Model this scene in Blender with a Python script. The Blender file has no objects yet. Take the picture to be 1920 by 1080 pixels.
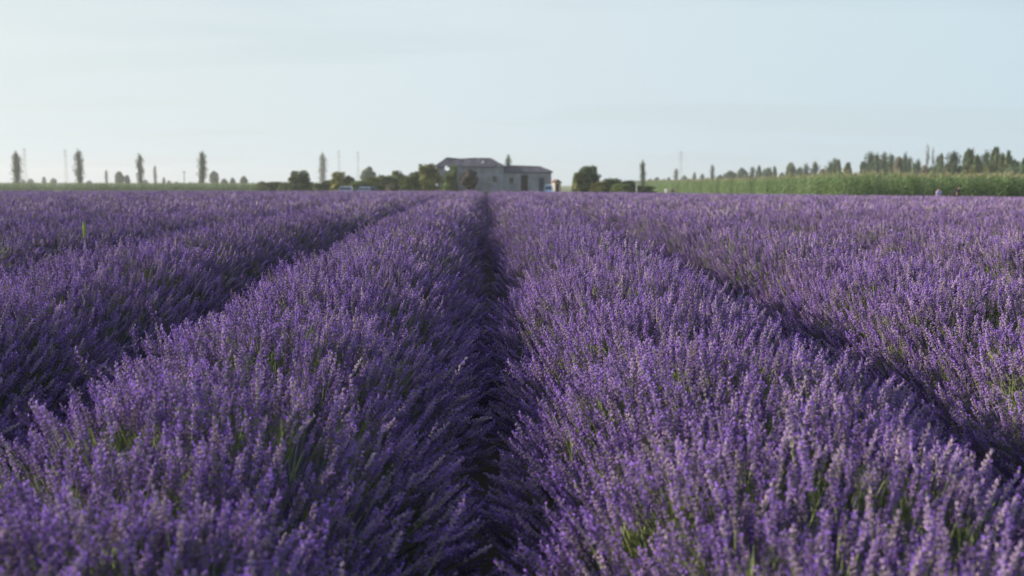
import bpy, math, random
import numpy as np
from mathutils import Matrix, Vector, noise

R = math.radians
rnd = random.Random(7)
rng = np.random.default_rng(11)
SC = bpy.context.scene
COL = SC.collection

# ------------------------------------------------------------------ camera
F = 1867.0                       # focal length in pixels of a 1920 wide frame (35 mm)
CAM = Vector((0.0, 0.0, 1.6))
YAW = math.atan(48 / F)          # camera looks slightly right of the row direction
PITCH = math.atan(194 / F)
cd = bpy.data.cameras.new('camera')
cd.sensor_width = 36.0
cd.lens = 36.0 * F / 1920
cd.clip_start = 0.05
cd.clip_end = 9000
cd.dof.use_dof = True
cd.dof.focus_distance = 5.2
cd.dof.aperture_fstop = 2.4
cam = bpy.data.objects.new('camera', cd)
cam.location = CAM
cam.rotation_euler = (R(90) - PITCH, 0, -YAW)
COL.objects.link(cam)
SC.camera = cam
CROT = cam.rotation_euler.to_matrix()

def ray(px, py, Z):
    """world point seen at pixel (px, py) of the 1920x1080 photograph, at distance Z along +Y"""
    d = CROT @ Vector(((px - 960) / F, (540 - py) / F, -1))
    return CAM + d * (Z / d.y)

# ------------------------------------------------------------------ world and sun
SUN_ELEV = R(18)
SUN_AZ = R(-82)                  # from +Y (view direction), negative = towards the left
to_sun = Vector((math.sin(SUN_AZ) * math.cos(SUN_ELEV), math.cos(SUN_AZ) * math.cos(SUN_ELEV), math.sin(SUN_ELEV)))

w = bpy.data.worlds.new('World')
SC.world = w
w.use_nodes = True
nt = w.node_tree
nt.nodes.clear()
N = nt.nodes.new
L = nt.links.new
out = N('ShaderNodeOutputWorld')
bg = N('ShaderNodeBackground')
sky = N('ShaderNodeTexSky')
sky.sky_type = 'NISHITA'
sky.sun_disc = False
sky.sun_elevation = SUN_ELEV
sky.sun_rotation = SUN_AZ
sky.air_density = 1.0
sky.dust_density = 1.6
sky.ozone_density = 1.2
geo = N('ShaderNodeTexCoord')
sep = N('ShaderNodeSeparateXYZ')
L(geo.outputs['Generated'], sep.inputs[0])
# thin high cloud veil: denser towards the horizon, drawn into long faint streaks
hgt = N('ShaderNodeMapRange')
hgt.inputs['From Min'].default_value = 0.0
hgt.inputs['From Max'].default_value = 0.85
hgt.inputs['To Min'].default_value = 1.0
hgt.inputs['To Max'].default_value = 0.08
L(sep.outputs['Z'], hgt.inputs['Value'])
# project direction on a high flat layer so streaks flatten towards the horizon
zz = N('ShaderNodeMath'); zz.operation = 'MAXIMUM'; zz.inputs[1].default_value = 0.0
L(sep.outputs['Z'], zz.inputs[0])
za = N('ShaderNodeMath'); za.operation = 'ADD'; za.inputs[1].default_value = 0.06
L(zz.outputs[0], za.inputs[0])
dx = N('ShaderNodeMath'); dx.operation = 'DIVIDE'
dy = N('ShaderNodeMath'); dy.operation = 'DIVIDE'
L(sep.outputs['X'], dx.inputs[0]); L(za.outputs[0], dx.inputs[1])
L(sep.outputs['Y'], dy.inputs[0]); L(za.outputs[0], dy.inputs[1])
cmb = N('ShaderNodeCombineXYZ')
L(dx.outputs[0], cmb.inputs['X']); L(dy.outputs[0], cmb.inputs['Y'])
mp = N('ShaderNodeMapping')
mp.inputs['Rotation'].default_value = (0, 0, R(-24))
mp.inputs['Scale'].default_value = (0.22, 0.50, 1)
L(cmb.outputs[0], mp.inputs['Vector'])
nz = N('ShaderNodeTexNoise')
nz.inputs['Scale'].default_value = 1.1
nz.inputs['Detail'].default_value = 5
nz.inputs['Roughness'].default_value = 0.5
nz.inputs['Distortion'].default_value = 0.5
L(mp.outputs[0], nz.inputs['Vector'])
st = N('ShaderNodeMapRange')
st.inputs['From Min'].default_value = 0.40
st.inputs['From Max'].default_value = 0.72
st.inputs['To Min'].default_value = -0.03
st.inputs['To Max'].default_value = 0.46
L(nz.outputs['Fac'], st.inputs['Value'])
fa = N('ShaderNodeMath'); fa.operation = 'ADD'; fa.use_clamp = True
L(hgt.outputs[0], fa.inputs[0]); L(st.outputs[0], fa.inputs[1])
mix = N('ShaderNodeMix'); mix.data_type = 'RGBA'
# veil colour: scattered light, warmer and brighter towards the sun
dot = N('ShaderNodeVectorMath'); dot.operation = 'DOT_PRODUCT'
dot.inputs[1].default_value = to_sun
L(geo.outputs['Generated'], dot.inputs[0])
gl = N('ShaderNodeMapRange')
gl.inputs['From Min'].default_value = -0.4
gl.inputs['From Max'].default_value = 0.75
L(dot.outputs['Value'], gl.inputs['Value'])
veil = N('ShaderNodeMix'); veil.data_type = 'RGBA'
veil.inputs['A'].default_value = (3.9, 4.85, 5.4, 1)
veil.inputs['B'].default_value = (5.15, 5.6, 5.65, 1)
L(gl.outputs[0], veil.inputs['Factor'])
L(fa.outputs[0], mix.inputs['Factor'])
L(sky.outputs[0], mix.inputs['A'])
L(veil.outputs['Result'], mix.inputs['B'])
L(mix.outputs['Result'], bg.inputs['Color'])
bg.inputs['Strength'].default_value = 0.1
L(bg.outputs[0], out.inputs['Surface'])

sl = bpy.data.lights.new('sun', 'SUN')
sl.energy = 5.0

sl.angle = R(1.0)
sl.color = (1.0, 0.88, 0.72)
sun = bpy.data.objects.new('sun', sl)
sun.rotation_euler = to_sun.to_track_quat('Z', 'Y').to_euler()
COL.objects.link(sun)

vs = SC.view_settings
vs.view_transform = 'Standard'
vs.look = 'None'
vs.exposure = 0.62
vs.gamma = 1.0
vs.use_curve_mapping = False
cy = SC.cycles
cy.max_bounces = 6
cy.diffuse_bounces = 3
cy.transmission_bounces = 4
cy.transparent_max_bounces = 8
cy.volume_bounces = 0
cy.use_denoising = True
cy.caustics_reflective = False
cy.caustics_refractive = False

# ------------------------------------------------------------------ helpers
def tag(o, label=None, cat=None, group=None, kind=None):
    if label: o['label'] = label
    if cat: o['category'] = cat
    if group: o['group'] = group
    if kind: o['kind'] = kind
    return o

def empty(name, loc, rz=0):
    o = bpy.data.objects.new(name, None)
    o.location = loc
    o.rotation_euler = (0, 0, rz)
    o.empty_display_size = 0.2
    COL.objects.link(o)
    return o

def mesh_from(name, v, f, mats, mi=None, smooth=False):
    me = bpy.data.meshes.new(name)
    v = np.asarray(v, dtype=np.float32).reshape(-1, 3)
    me.from_pydata(v.tolist(), [], [tuple(int(i) for i in q) for q in f])
    for m in (mats if isinstance(mats, (list, tuple)) else [mats]):
        me.materials.append(m)
    if mi is not None:
        me.polygons.foreach_set('material_index', np.asarray(mi, dtype=np.int32))
    if smooth:
        me.polygons.foreach_set('use_smooth', [True] * len(me.polygons))
    me.update()
    return me

def obj(name, me, parent=None, loc=None):
    o = bpy.data.objects.new(name, me)
    COL.objects.link(o)
    if parent: o.parent = parent
    if loc is not None: o.location = loc
    return o

class MB:
    """collects simple solids, builds ONE mesh"""
    def __init__(s): s.v = []; s.f = []; s.m = []
    def add(s, v, f, m=0):
        k = len(s.v); s.v += [tuple(p) for p in v]; s.f += [tuple(i + k for i in q) for q in f]; s.m += [m] * len(f)
    def box(s, x0, x1, y0, y1, z0, z1, m=0):
        s.add([(x0,y0,z0),(x1,y0,z0),(x1,y1,z0),(x0,y1,z0),(x0,y0,z1),(x1,y0,z1),(x1,y1,z1),(x0,y1,z1)],
              [(0,3,2,1),(4,5,6,7),(0,1,5,4),(1,2,6,5),(2,3,7,6),(3,0,4,7)], m)
    def tube(s, pts, rad, n=6, m=0, cap=True):
        pts = [Vector(p) for p in pts]
        if not hasattr(rad, '__len__'): rad = [rad] * len(pts)
        rings = []
        for i, p in enumerate(pts):
            d = (pts[min(i+1, len(pts)-1)] - pts[max(i-1, 0)]).normalized()
            a = d.cross(Vector((0.3, 1, 0.1))).normalized(); b = d.cross(a)
            rings.append([p + (a * math.cos(2*math.pi*j/n) + b * math.sin(2*math.pi*j/n)) * rad[i] for j in range(n)])
        v = [q for r in rings for q in r]
        f = [(i*n+j, i*n+(j+1)%n, (i+1)*n+(j+1)%n, (i+1)*n+j) for i in range(len(pts)-1) for j in range(n)]
        if cap: f += [tuple(range(n-1, -1, -1)), tuple((len(pts)-1)*n + j for j in range(n))]
        s.add(v, f, m)
    def build(s, name, mats, parent=None, smooth=False):
        return obj(name, mesh_from(name, s.v, s.f, mats, s.m, smooth), parent)

def mat(name, base, rough=0.8, var=0.0, vscale=4.0, c2=None, trans=0.0, rand=0.0, huevar=None, metal=0.0, bump=0.0, coord='Object', spec=0.3):
    m = bpy.data.materials.new(name); m.use_nodes = True
    t = m.node_tree; t.nodes.clear(); n = t.nodes.new; l = t.links.new
    o = n('ShaderNodeOutputMaterial'); p = n('ShaderNodeBsdfPrincipled')
    p.inputs['Roughness'].default_value = rough
    p.inputs['Metallic'].default_value = metal
    p.inputs['Specular IOR Level'].default_value = spec
    tc = n('ShaderNodeTexCoord')
    nz = n('ShaderNodeTexNoise'); nz.inputs['Scale'].default_value = vscale; nz.inputs['Detail'].default_value = 4
    l(tc.outputs[coord], nz.inputs['Vector'])
    mx = n('ShaderNodeMix'); mx.data_type = 'RGBA'
    c2 = c2 or tuple(c * (1 - var) for c in base)
    mx.inputs['A'].default_value = (*base, 1); mx.inputs['B'].default_value = (*c2, 1)
    rp = n('ShaderNodeMapRange'); rp.inputs['From Min'].default_value = 0.38; rp.inputs['From Max'].default_value = 0.62
    l(nz.outputs['Fac'], rp.inputs['Value']); l(rp.outputs[0], mx.inputs['Factor'])
    col = mx.outputs['Result']
    if rand or huevar:
        oi = n('ShaderNodeObjectInfo')
        if huevar:
            m2 = n('ShaderNodeMix'); m2.data_type = 'RGBA'; m2.inputs['B'].default_value = (*huevar, 1)
            pw = n('ShaderNodeMath'); pw.operation = 'POWER'; pw.inputs[1].default_value = 1.15
            l(oi.outputs['Random'], pw.inputs[0]); l(pw.outputs[0], m2.inputs['Factor']); l(col, m2.inputs['A']); col = m2.outputs['Result']
        if rand:
            ml = n('ShaderNodeMath'); ml.operation = 'MULTIPLY'; ml.inputs[1].default_value = 7.31
            fr = n('ShaderNodeMath'); fr.operation = 'FRACT'
            l(oi.outputs['Random'], ml.inputs[0]); l(ml.outputs[0], fr.inputs[0])
            mr = n('ShaderNodeMapRange'); mr.inputs['To Min'].default_value = 1 - rand; mr.inputs['To Max'].default_value = 1 + rand
            l(fr.outputs[0], mr.inputs['Value'])
            vm = n('ShaderNodeVectorMath'); vm.operation = 'SCALE'
            l(col, vm.inputs[0]); l(mr.outputs[0], vm.inputs['Scale']); col = vm.outputs[0]
    l(col, p.inputs['Base Color'])
    if bump:
        b = n('ShaderNodeBump'); b.inputs['Strength'].default_value = bump
        l(nz.outputs['Fac'], b.inputs['Height']); l(b.outputs[0], p.inputs['Normal'])
    if trans:
        tr = n('ShaderNodeBsdfTranslucent'); l(col, tr.inputs['Color'])
        ms = n('ShaderNodeMixShader'); ms.inputs[0].default_value = trans
        l(p.outputs[0], ms.inputs[1]); l(tr.outputs[0], ms.inputs[2]); l(ms.outputs[0], o.inputs['Surface'])
    else:
        l(p.outputs[0], o.inputs['Surface'])
    return m

M = {}
M['stem'] = mat('lavender_stem', (0.24, 0.28, 0.16), var=0.25, rand=0.25, trans=0.2, huevar=(0.27, 0.34, 0.10))
M['calyx'] = mat('lavender_calyx', (0.285, 0.182, 0.455), rough=0.75, var=0.25, vscale=60, rand=0.44, trans=0.25, huevar=(0.42, 0.335, 0.41))
M['floret'] = mat('lavender_floret', (0.35, 0.18, 0.74), rough=0.6, var=0.2, vscale=80, rand=0.25, trans=0.3)
M['leaf'] = mat('lavender_leaf', (0.19, 0.23, 0.13), rough=0.7, var=0.3, vscale=20, rand=0.25, trans=0.3, huevar=(0.30, 0.36, 0.13))
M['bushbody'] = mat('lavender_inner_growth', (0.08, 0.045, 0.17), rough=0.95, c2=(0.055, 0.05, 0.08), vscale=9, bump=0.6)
M['crop'] = mat('corn_leaf', (0.20, 0.32, 0.11), rough=0.6, var=0.3, vscale=3, rand=0.3, trans=0.42, huevar=(0.27, 0.36, 0.19))
M['tassel'] = mat('corn_tassel', (0.34, 0.33, 0.19), rough=0.8, rand=0.2, trans=0.2)
M['bark'] = mat('bark', (0.13, 0.10, 0.08), rough=0.9, var=0.4, vscale=6, bump=0.5)
M['poplar'] = mat('poplar_leaves', (0.065, 0.11, 0.055), rough=0.7, var=0.3, vscale=1.5, rand=0.2, trans=0.25)
M['darkleaf'] = mat('dark_leaves', (0.05, 0.085, 0.035), rough=0.7, c2=(0.085, 0.11, 0.04), vscale=0.9, rand=0.15, trans=0.25)
M['olive'] = mat('olive_leaves', (0.18, 0.18, 0.055), rough=0.75, c2=(0.10, 0.125, 0.04), vscale=0.8, rand=0.1, trans=0.25)
M['green'] = mat('green_leaves', (0.14, 0.20, 0.06), rough=0.75, c2=(0.09, 0.13, 0.045), vscale=0.8, rand=0.15, trans=0.25)
M['plum'] = mat('plum_leaves', (0.045, 0.032, 0.034), rough=0.8, c2=(0.03, 0.03, 0.022), vscale=1.2, trans=0.15)
M['brown'] = mat('brown_leaves', (0.10, 0.095, 0.06), rough=0.8, var=0.3, vscale=1.2, rand=0.15, trans=0.2)

# ------------------------------------------------------------------ terrain
PZ = [-30, 0, 2, 3, 4, 5, 8, 12, 20, 35, 55, 70, 90, 115, 400, 6000]
PD = [.80, .78, .74, .66, .57, .51, .44, .40, .36, .35, .385, .50, .74, .80, .80, .80]
TOP = 0.80
def ground_z(x, y):
    x = np.asarray(x, float); y = np.asarray(y, float)
    d = np.interp(y, PZ, PD)
    k = np.interp(y, [10, 50, 120, 300], [0, 1, 1, 0])
    return (1.6 - TOP - d) - k * 0.0125 * np.clip(x, 0, 45)
# interpolate smoothly
_ys = np.linspace(-30, 400, 4301)
_d = np.interp(_ys, PZ, PD)
_k = np.hanning(23); _k /= _k.sum()
_ds = np.convolve(np.pad(_d, 11, mode='edge'), _k, 'valid')
PZ, PD = list(_ys) + [6000], list(_ds) + [.80]

gx = np.unique(np.concatenate([np.linspace(-895, -60, 14), np.linspace(-60, 60, 81), np.linspace(60, 895, 14)]))
gy = np.unique(np.concatenate([[-55], np.linspace(-20, 130, 151), np.geomspace(130, 1295, 24)]))
X, Y = np.meshgrid(gx, gy)
Zg = ground_z(X, Y)
v = np.stack([X, Y, Zg], -1).reshape(-1, 3)
nx_, ny_ = len(gx), len(gy)
f = [(j*nx_+i, j*nx_+i+1, (j+1)*nx_+i+1, (j+1)*nx_+i) for j in range(ny_-1) for i in range(nx_-1)]
gm = bpy.data.materials.new('field_earth'); gm.use_nodes = True
t = gm.node_tree; n = t.nodes.new; l = t.links.new
p = t.nodes['Principled BSDF']; p.inputs['Roughness'].default_value = 0.95
g = n('ShaderNodeNewGeometry'); s = n('ShaderNodeSeparateXYZ'); l(g.outputs['Position'], s.inputs[0])
mr = n('ShaderNodeMapRange'); mr.inputs['From Min'].default_value = 104; mr.inputs['From Max'].default_value = 112; l(s.outputs['Y'], mr.inputs['Value'])
nz = n('ShaderNodeTexNoise'); nz.inputs['Scale'].default_value = 6; nz.inputs['Detail'].default_value = 8; l(g.outputs['Position'], nz.inputs['Vector'])
soil = n('ShaderNodeMix'); soil.data_type = 'RGBA'; soil.inputs['A'].default_value = (0.075, 0.055, 0.045, 1); soil.inputs['B'].default_value = (0.14, 0.105, 0.08, 1); l(nz.outputs['Fac'], soil.inputs['Factor'])
nz2 = n('ShaderNodeTexNoise'); nz2.inputs['Scale'].default_value = 0.12; nz2.inputs['Detail'].default_value = 6; l(g.outputs['Position'], nz2.inputs['Vector'])
gr = n('ShaderNodeMix'); gr.data_type = 'RGBA'; gr.inputs['A'].default_value = (0.10, 0.15, 0.05, 1); gr.inputs['B'].default_value = (0.20, 0.20, 0.09, 1); l(nz2.outputs['Fac'], gr.inputs['Factor'])
mm = n('ShaderNodeMix'); mm.data_type = 'RGBA'; l(mr.outputs[0], mm.inputs['Factor']); l(soil.outputs['Result'], mm.inputs['A']); l(gr.outputs['Result'], mm.inputs['B'])
l(mm.outputs['Result'], p.inputs['Base Color'])
bp = n('ShaderNodeBump'); bp.inputs['Strength'].default_value = 0.8; l(nz.outputs['Fac'], bp.inputs['Height']); l(bp.outputs[0], p.inputs['Normal'])
go = obj('ground', mesh_from('ground', v, f, gm, smooth=True))
tag(go, kind='structure')

# ------------------------------------------------------------------ haze
def build_haze():
    m = bpy.data.materials.new('haze'); m.use_nodes = True
    t = m.node_tree; t.nodes.clear()
    o = t.nodes.new('ShaderNodeOutputMaterial'); vp = t.nodes.new('ShaderNodeVolumePrincipled')
    vp.inputs['Color'].default_value = (0.93, 0.95, 0.98, 1)
    vp.inputs['Density'].default_value = 0.0005
    vp.inputs['Anisotropy'].default_value = 0.25
    t.links.new(vp.outputs[0], o.inputs['Volume'])
    b = MB(); b.box(-900, 900, -60, 1300, -3.0, 22)
    h = b.build('haze', m); tag(h, kind='stuff')
build_haze()

# ------------------------------------------------------------------ lavender flowers
def spindle(V, Fc, Mi, base, tip, rad, mi, n=4, mid=0.45):
    base = np.array(base, float); tip = np.array(tip, float)
    d = tip - base; L_ = np.linalg.norm(d); d = d / L_
    a = np.cross(d, (0.31, 0.2, 0.93)); a /= np.linalg.norm(a); b = np.cross(d, a)
    k = len(V); c = base + d * L_ * mid
    V.append(base)
    for j in range(n):
        an = 2 * math.pi * j / n
        V.append(c + (a * math.cos(an) + b * math.sin(an)) * rad)
    V.append(tip)
    for j in range(n):
        j2 = (j + 1) % n
        Fc.append((k, k+1+j2, k+1+j)); Mi.append(mi)
        Fc.append((k+n+1, k+1+j, k+1+j2)); Mi.append(mi)

def tube3(V, Fc, Mi, pts, r0, r1, mi, n=3):
    k = len(V); m_ = len(pts)
    for i, p_ in enumerate(pts):
        r_ = r0 + (r1 - r0) * i / (m_ - 1)
        for j in range(n):
            an = 2 * math.pi * j / n
            V.append(np.array(p_) + np.array((math.cos(an) * r_, math.sin(an) * r_, 0)))
    for i in range(m_ - 1):
        for j in range(n):
            Fc.append((k+i*n+j, k+i*n+(j+1)%n, k+(i+1)*n+(j+1)%n, k+(i+1)*n+j)); Mi.append(mi)

def stem_curve(rr, length, bend):
    az = rr.uniform(0, 2*math.pi)
    def P(t):
        o = bend * t * t * length
        return np.array((math.cos(az)*o, math.sin(az)*o, length * t))
    return P

def spike_geo(rr, V, Fc, Mi, lod=0, head=None, length=None, T=None, scale=1.0):
    """one lavender stalk: thin stem and a flower head of whorls. lod 0 near, 1 mid, 2 far"""
    length = length or rr.uniform(.21, .32)
    head = head or rr.uniform(.050, .088)
    P = stem_curve(rr, length, rr.uniform(0.0, .22))
    v0 = len(V)
    ts = [0, .35, .7, 1 - head / length * .1] if lod == 0 else ([0, .5, .98] if lod == 1 else [0.3, .98])
    tube3(V, Fc, Mi, [P(t) for t in ts], .0016 * scale, .0013 * scale, 0)
    hw = rr.uniform(.0080, .0110)
    if lod == 0:
        nw = max(5, int(head / .0105))
        gap = rr.random() < .6
        heads = [(k / (nw - 1)) for k in range(nw)]
        if gap: heads = [-.35] + heads
        for k, q in enumerate(heads):
            c = P(1 - head / length * (1 - q))
            prof = math.sin(math.pi * min(1, max(.12, (q * .78 + .16)))) ** .6 if q >= 0 else .8
            nb = 6 if q < .85 else 4
            a0 = rr.uniform(0, 6.28)
            for j in range(nb):
                a = a0 + 2*math.pi*j/nb + rr.uniform(-.25, .25)
                o = np.array((math.cos(a), math.sin(a), 0))
                up = .0085 + .004 * rr.random() + (.004 if q > .85 else 0)
                dz_ = rr.uniform(-.0045, .0045); cb = c + np.array((0, 0, dz_))
                tip = cb + o * hw * prof * rr.uniform(.7, 1.25) + np.array((0, 0, up))
                spindle(V, Fc, Mi, cb, tip, .0034 * rr.uniform(.8, 1.2), 1, 4, .6)
                if rr.random() < .24:      # an open floret on the calyx
                    s_ = rr.uniform(.0036, .0056)
                    e = np.cross(o, (0, 0, 1)); u = o * .5 + np.array((0, 0, .86))
                    b = tip + o * .001
                    k0 = len(V)
                    V += [b, b + e*s_ + u*s_*.7 + o*s_*.6, b + u*s_*1.7 + o*s_*.3, b - e*s_ + u*s_*.7 + o*s_*.6]
                    Fc.append((k0, k0+1, k0+2, k0+3)); Mi.append(2)
                    k0 = len(V)
                    V += [b, b + e*s_*.8 + o*s_*.9 - u*s_*.4, b + o*s_*1.5 - u*s_*.2, b - e*s_*.8 + o*s_*.9 - u*s_*.4]
                    Fc.append((k0, k0+1, k0+2, k0+3)); Mi.append(2)
    elif lod == 1:
        nw = 5
        for k in range(nw):
            q = k / (nw - 1)
            c = P(1 - head / length * (1 - q))
            prof = math.sin(math.pi * (q * .72 + .2)) ** .6
            a0 = rr.uniform(0, 6.28)
            for j in range(3):
                a = a0 + 2*math.pi*j/3
                o = np.array((math.cos(a), math.sin(a), 0))
                mi = 2 if rr.random() < .18 else 1
                spindle(V, Fc, Mi, c - np.array((0,0,.004)), c + o * hw * prof * 1.1 + np.array((0, 0, .014)), .0055, mi, 3, .6)
    else:
        c0 = P(1 - head / length); c1 = P(1)
        c1 = c1 + np.array((0, 0, .012))
        mi = 2 if rr.random() < .16 else 1
        cm = (c0 + c1) / 2
        spindle(V, Fc, Mi, c0, cm + (c1 - c0) * .1, hw * 1.05, mi, 3, .5)
        spindle(V, Fc, Mi, cm - (c1 - c0) * .1, c1, hw * .95, 1 if rr.random() < .8 else 2, 3, .4)
    if T is not None:
        for i in range(v0, len(V)):
            V[i] = np.array(T @ Vector(V[i]))

def leaf_geo(rr, V, Fc, Mi, count=16, spread=.6, length=(.05, .14)):
    for _ in range(count):
        a = rr.uniform(0, 6.28); ti = rr.uniform(.05, spread); L_ = rr.uniform(*length)
        d = np.array((math.cos(a)*math.sin(ti), math.sin(a)*math.sin(ti), math.cos(ti)))
        e = np.cross(d, (0.2, 0.1, 1)); e /= np.linalg.norm(e) + 1e-9
        b = np.array((rr.uniform(-.03, .03), rr.uniform(-.03, .03), rr.uniform(-.02, .10)))
        w_ = rr.uniform(.0016, .003)
        k = len(V)
        V += [b - e*w_*.5, b + e*w_*.5, b + d*L_*.55 + e*w_, b + d*L_ + np.array((0,0,-.006)), b + d*L_*.55 - e*w_]
        Fc.append((k, k+1, k+2, k+3, k+4)); Mi.append(0)

LAVM = [M['stem'], M['calyx'], M['floret']]
def make_coll(name, objs_meshes):
    c = bpy.data.collections.new(name)
    for i, me in enumerate(objs_meshes):
        o = bpy.data.objects.new('%s_%02d' % (name, i), me)
        c.objects.link(o)
    return c

near_meshes = []
for i in range(14):
    rr = random.Random(100 + i); V, Fc, Mi = [], [], []
    spike_geo(rr, V, Fc, Mi, 0)
    near_meshes.append(mesh_from('flower_spike', V, Fc, LAVM, Mi))
for i in range(4):
    rr = random.Random(300 + i); V, Fc, Mi = [], [], []
    leaf_geo(rr, V, Fc, Mi, 26)
    near_meshes.append(mesh_from('leaf_tuft', V, Fc, [M['leaf']], Mi))
C_NEAR = make_coll('near_lavender', near_meshes)

mid_meshes = []
for i in range(12):
    rr = random.Random(200 + i); V, Fc, Mi = [], [], []
    for j in range(3):
        T = Matrix.Translation((rr.uniform(-.035, .035), rr.uniform(-.035, .035), rr.uniform(-.05, .02))) @ \
            Matrix.Rotation(rr.uniform(0, 6.28), 4, 'Z') @ Matrix.Rotation(rr.uniform(0, .25), 4, 'X')
        spike_geo(rr, V, Fc, Mi, 1, T=T, scale=1.2)
    mid_meshes.append(mesh_from('spike_cluster', V, Fc, LAVM, Mi))
for i in range(3):
    rr = random.Random(350 + i); V, Fc, Mi = [], [], []
    leaf_geo(rr, V, Fc, Mi, 22)
    for k in range(len(V)): V[k] = np.array(V[k]) * 1.15
    mid_meshes.append(mesh_from('leaf_cluster', V, Fc, [M['leaf']], Mi))
C_MID = make_coll('mid_lavender', mid_meshes)

far_meshes = []
for i in range(10):
    rr = random.Random(400 + i); V, Fc, Mi = [], [], []
    for j in range(22):
        a = rr.uniform(0, 6.28); r_ = .17 * math.sqrt(rr.random())
        T = Matrix.Translation((math.cos(a)*r_, math.sin(a)*r_, rr.uniform(-.07, .03))) @ \
            Matrix.Rotation(a, 4, 'Z') @ Matrix.Rotation(rr.uniform(-.1, .28), 4, 'Y')
        spike_geo(rr, V, Fc, Mi, 2, T=T, scale=1.8, head=rr.uniform(.05, .08))
    far_meshes.append(mesh_from('spike_tuft', V, Fc, LAVM, Mi))
C_FAR = make_coll('far_lavender', far_meshes)

_groups = {}
def gn_group(coll):
    if coll.name in _groups: return _groups[coll.name]
    ng = bpy.data.node_groups.new('scatter_' + coll.name, 'GeometryNodeTree')
    ng.interface.new_socket('Geometry', in_out='INPUT', socket_type='NodeSocketGeometry')
    ng.interface.new_socket('Geometry', in_out='OUTPUT', socket_type='NodeSocketGeometry')
    n = ng.nodes.new; l = ng.links.new
    gi = n('NodeGroupInput'); gout = n('NodeGroupOutput')
    ci = n('GeometryNodeCollectionInfo'); ci.inputs['Collection'].default_value = coll
    ci.inputs['Separate Children'].default_value = True; ci.inputs['Reset Children'].default_value = True
    ip = n('GeometryNodeInstanceOnPoints')
    ip.inputs['Pick Instance'].default_value = True
    def attr(name, ty):
        a = n('GeometryNodeInputNamedAttribute'); a.data_type = ty; a.inputs['Name'].default_value = name
        return a.outputs['Attribute']
    l(gi.outputs[0], ip.inputs['Points']); l(ci.outputs[0], ip.inputs['Instance'])
    l(attr('variant', 'INT'), ip.inputs['Instance Index'])
    l(attr('turn', 'FLOAT_VECTOR'), ip.inputs['Rotation'])
    l(attr('size', 'FLOAT_VECTOR'), ip.inputs['Scale'])
    l(ip.outputs[0], gout.inputs[0])
    _groups[coll.name] = ng
    return ng

def scatter(name, P, E, S, I, coll, parent=None):
    """P points, E euler angles, S scale vectors, I variant index -> one object of instances"""
    me = bpy.data.meshes.new(name)
    me.vertices.add(len(P)); me.vertices.foreach_set('co', np.asarray(P, np.float32).ravel())
    a = me.attributes.new('variant', 'INT', 'POINT'); a.data.foreach_set('value', np.asarray(I, np.int32))
    a = me.attributes.new('turn', 'FLOAT_VECTOR', 'POINT'); a.data.foreach_set('vector', np.asarray(E, np.float32).ravel())
    a = me.attributes.new('size', 'FLOAT_VECTOR', 'POINT'); a.data.foreach_set('vector', np.asarray(S, np.float32).ravel())
    me.update()
    o = obj(name, me, parent)
    md = o.modifiers.new('scatter', 'NODES'); md.node_group = gn_group(coll)
    tag(o, kind='stuff')
    return o

# row cross-section (inner growth): half width HW, height HH
HW, HH = 0.67, 0.53
def row_w(xc): return HW if abs(xc) < 3.2 else .79
SP = 1.75
def lump(xc, y):
    """plants in the row swell and narrow along it"""
    y = np.asarray(y, float)
    ph = xc * 12.9898
    return 1 + .07 * np.sin(y * 6.1 + ph) + .05 * np.sin(y * 2.3 + ph * 1.7) + .03 * np.sin(y * 13.7 + ph * .3)
def row_shift(xc, y):
    near_gap = np.exp(-(np.asarray(y) / 3.6) ** 2) * (.12 if xc > 0 else .0)      # the central furrow opens towards the field edge
    return near_gap + .035 * np.sin(np.asarray(y) * .55 + xc * 3.1) + .03 * np.sin(np.asarray(y) * 1.7 + xc)
def body_h(u):
    return HH * np.clip(1 - np.abs(u) ** 2.8, 0, 1) ** .70

def row_points(xc, z0, z1, dens, margin=True):
    """points on the inner mound and the lean of the stalks; u across, y along"""
    n_ = int((z1 - z0) * 2 * row_w(xc) * dens)
    y = rng.uniform(z0, z1, n_)
    # arc-length-like distribution: flanks hold many stalks too
    q = rng.uniform(-1, 1, n_)
    u = np.sign(q) * np.abs(q) ** .82
    lp = lump(xc, y)
    X = xc + row_shift(xc, y) + u * row_w(xc) * .97 * lp
    # thin patches
    keep = rng.random(n_) < np.clip(1.05 + .9 * np.sin(y * 1.9 + xc * 7 + u * 3) * np.sin(X * 5.3 + y * .7), .62, 1)
    if margin: keep &= np.abs(X - y * .026) < .60 * y + 1.6
    y, u, X, lp = y[keep], u[keep], X[keep], lp[keep]
    Zb = ground_z(X, y) + body_h(u) * lp * .94
    lean = u * np.abs(u) ** .6 * R(50)
    tx = lean + rng.normal(0, R(7), len(y)) + R(2)          # lean across the row
    ty = rng.normal(0, R(6), len(y))                       # lean along the row
    dxv = np.sin(tx); dyv = np.sin(ty); dzv = np.sqrt(np.clip(1 - dxv**2 - dyv**2, .05, 1))
    tilt = np.arccos(np.clip(dzv / np.sqrt(dxv**2 + dyv**2 + dzv**2), -1, 1)); yaw = np.arctan2(dyv, dxv)
    E = np.stack([np.zeros_like(yaw), tilt, yaw], -1)
    return np.stack([X, y, Zb], -1), E, u

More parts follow.
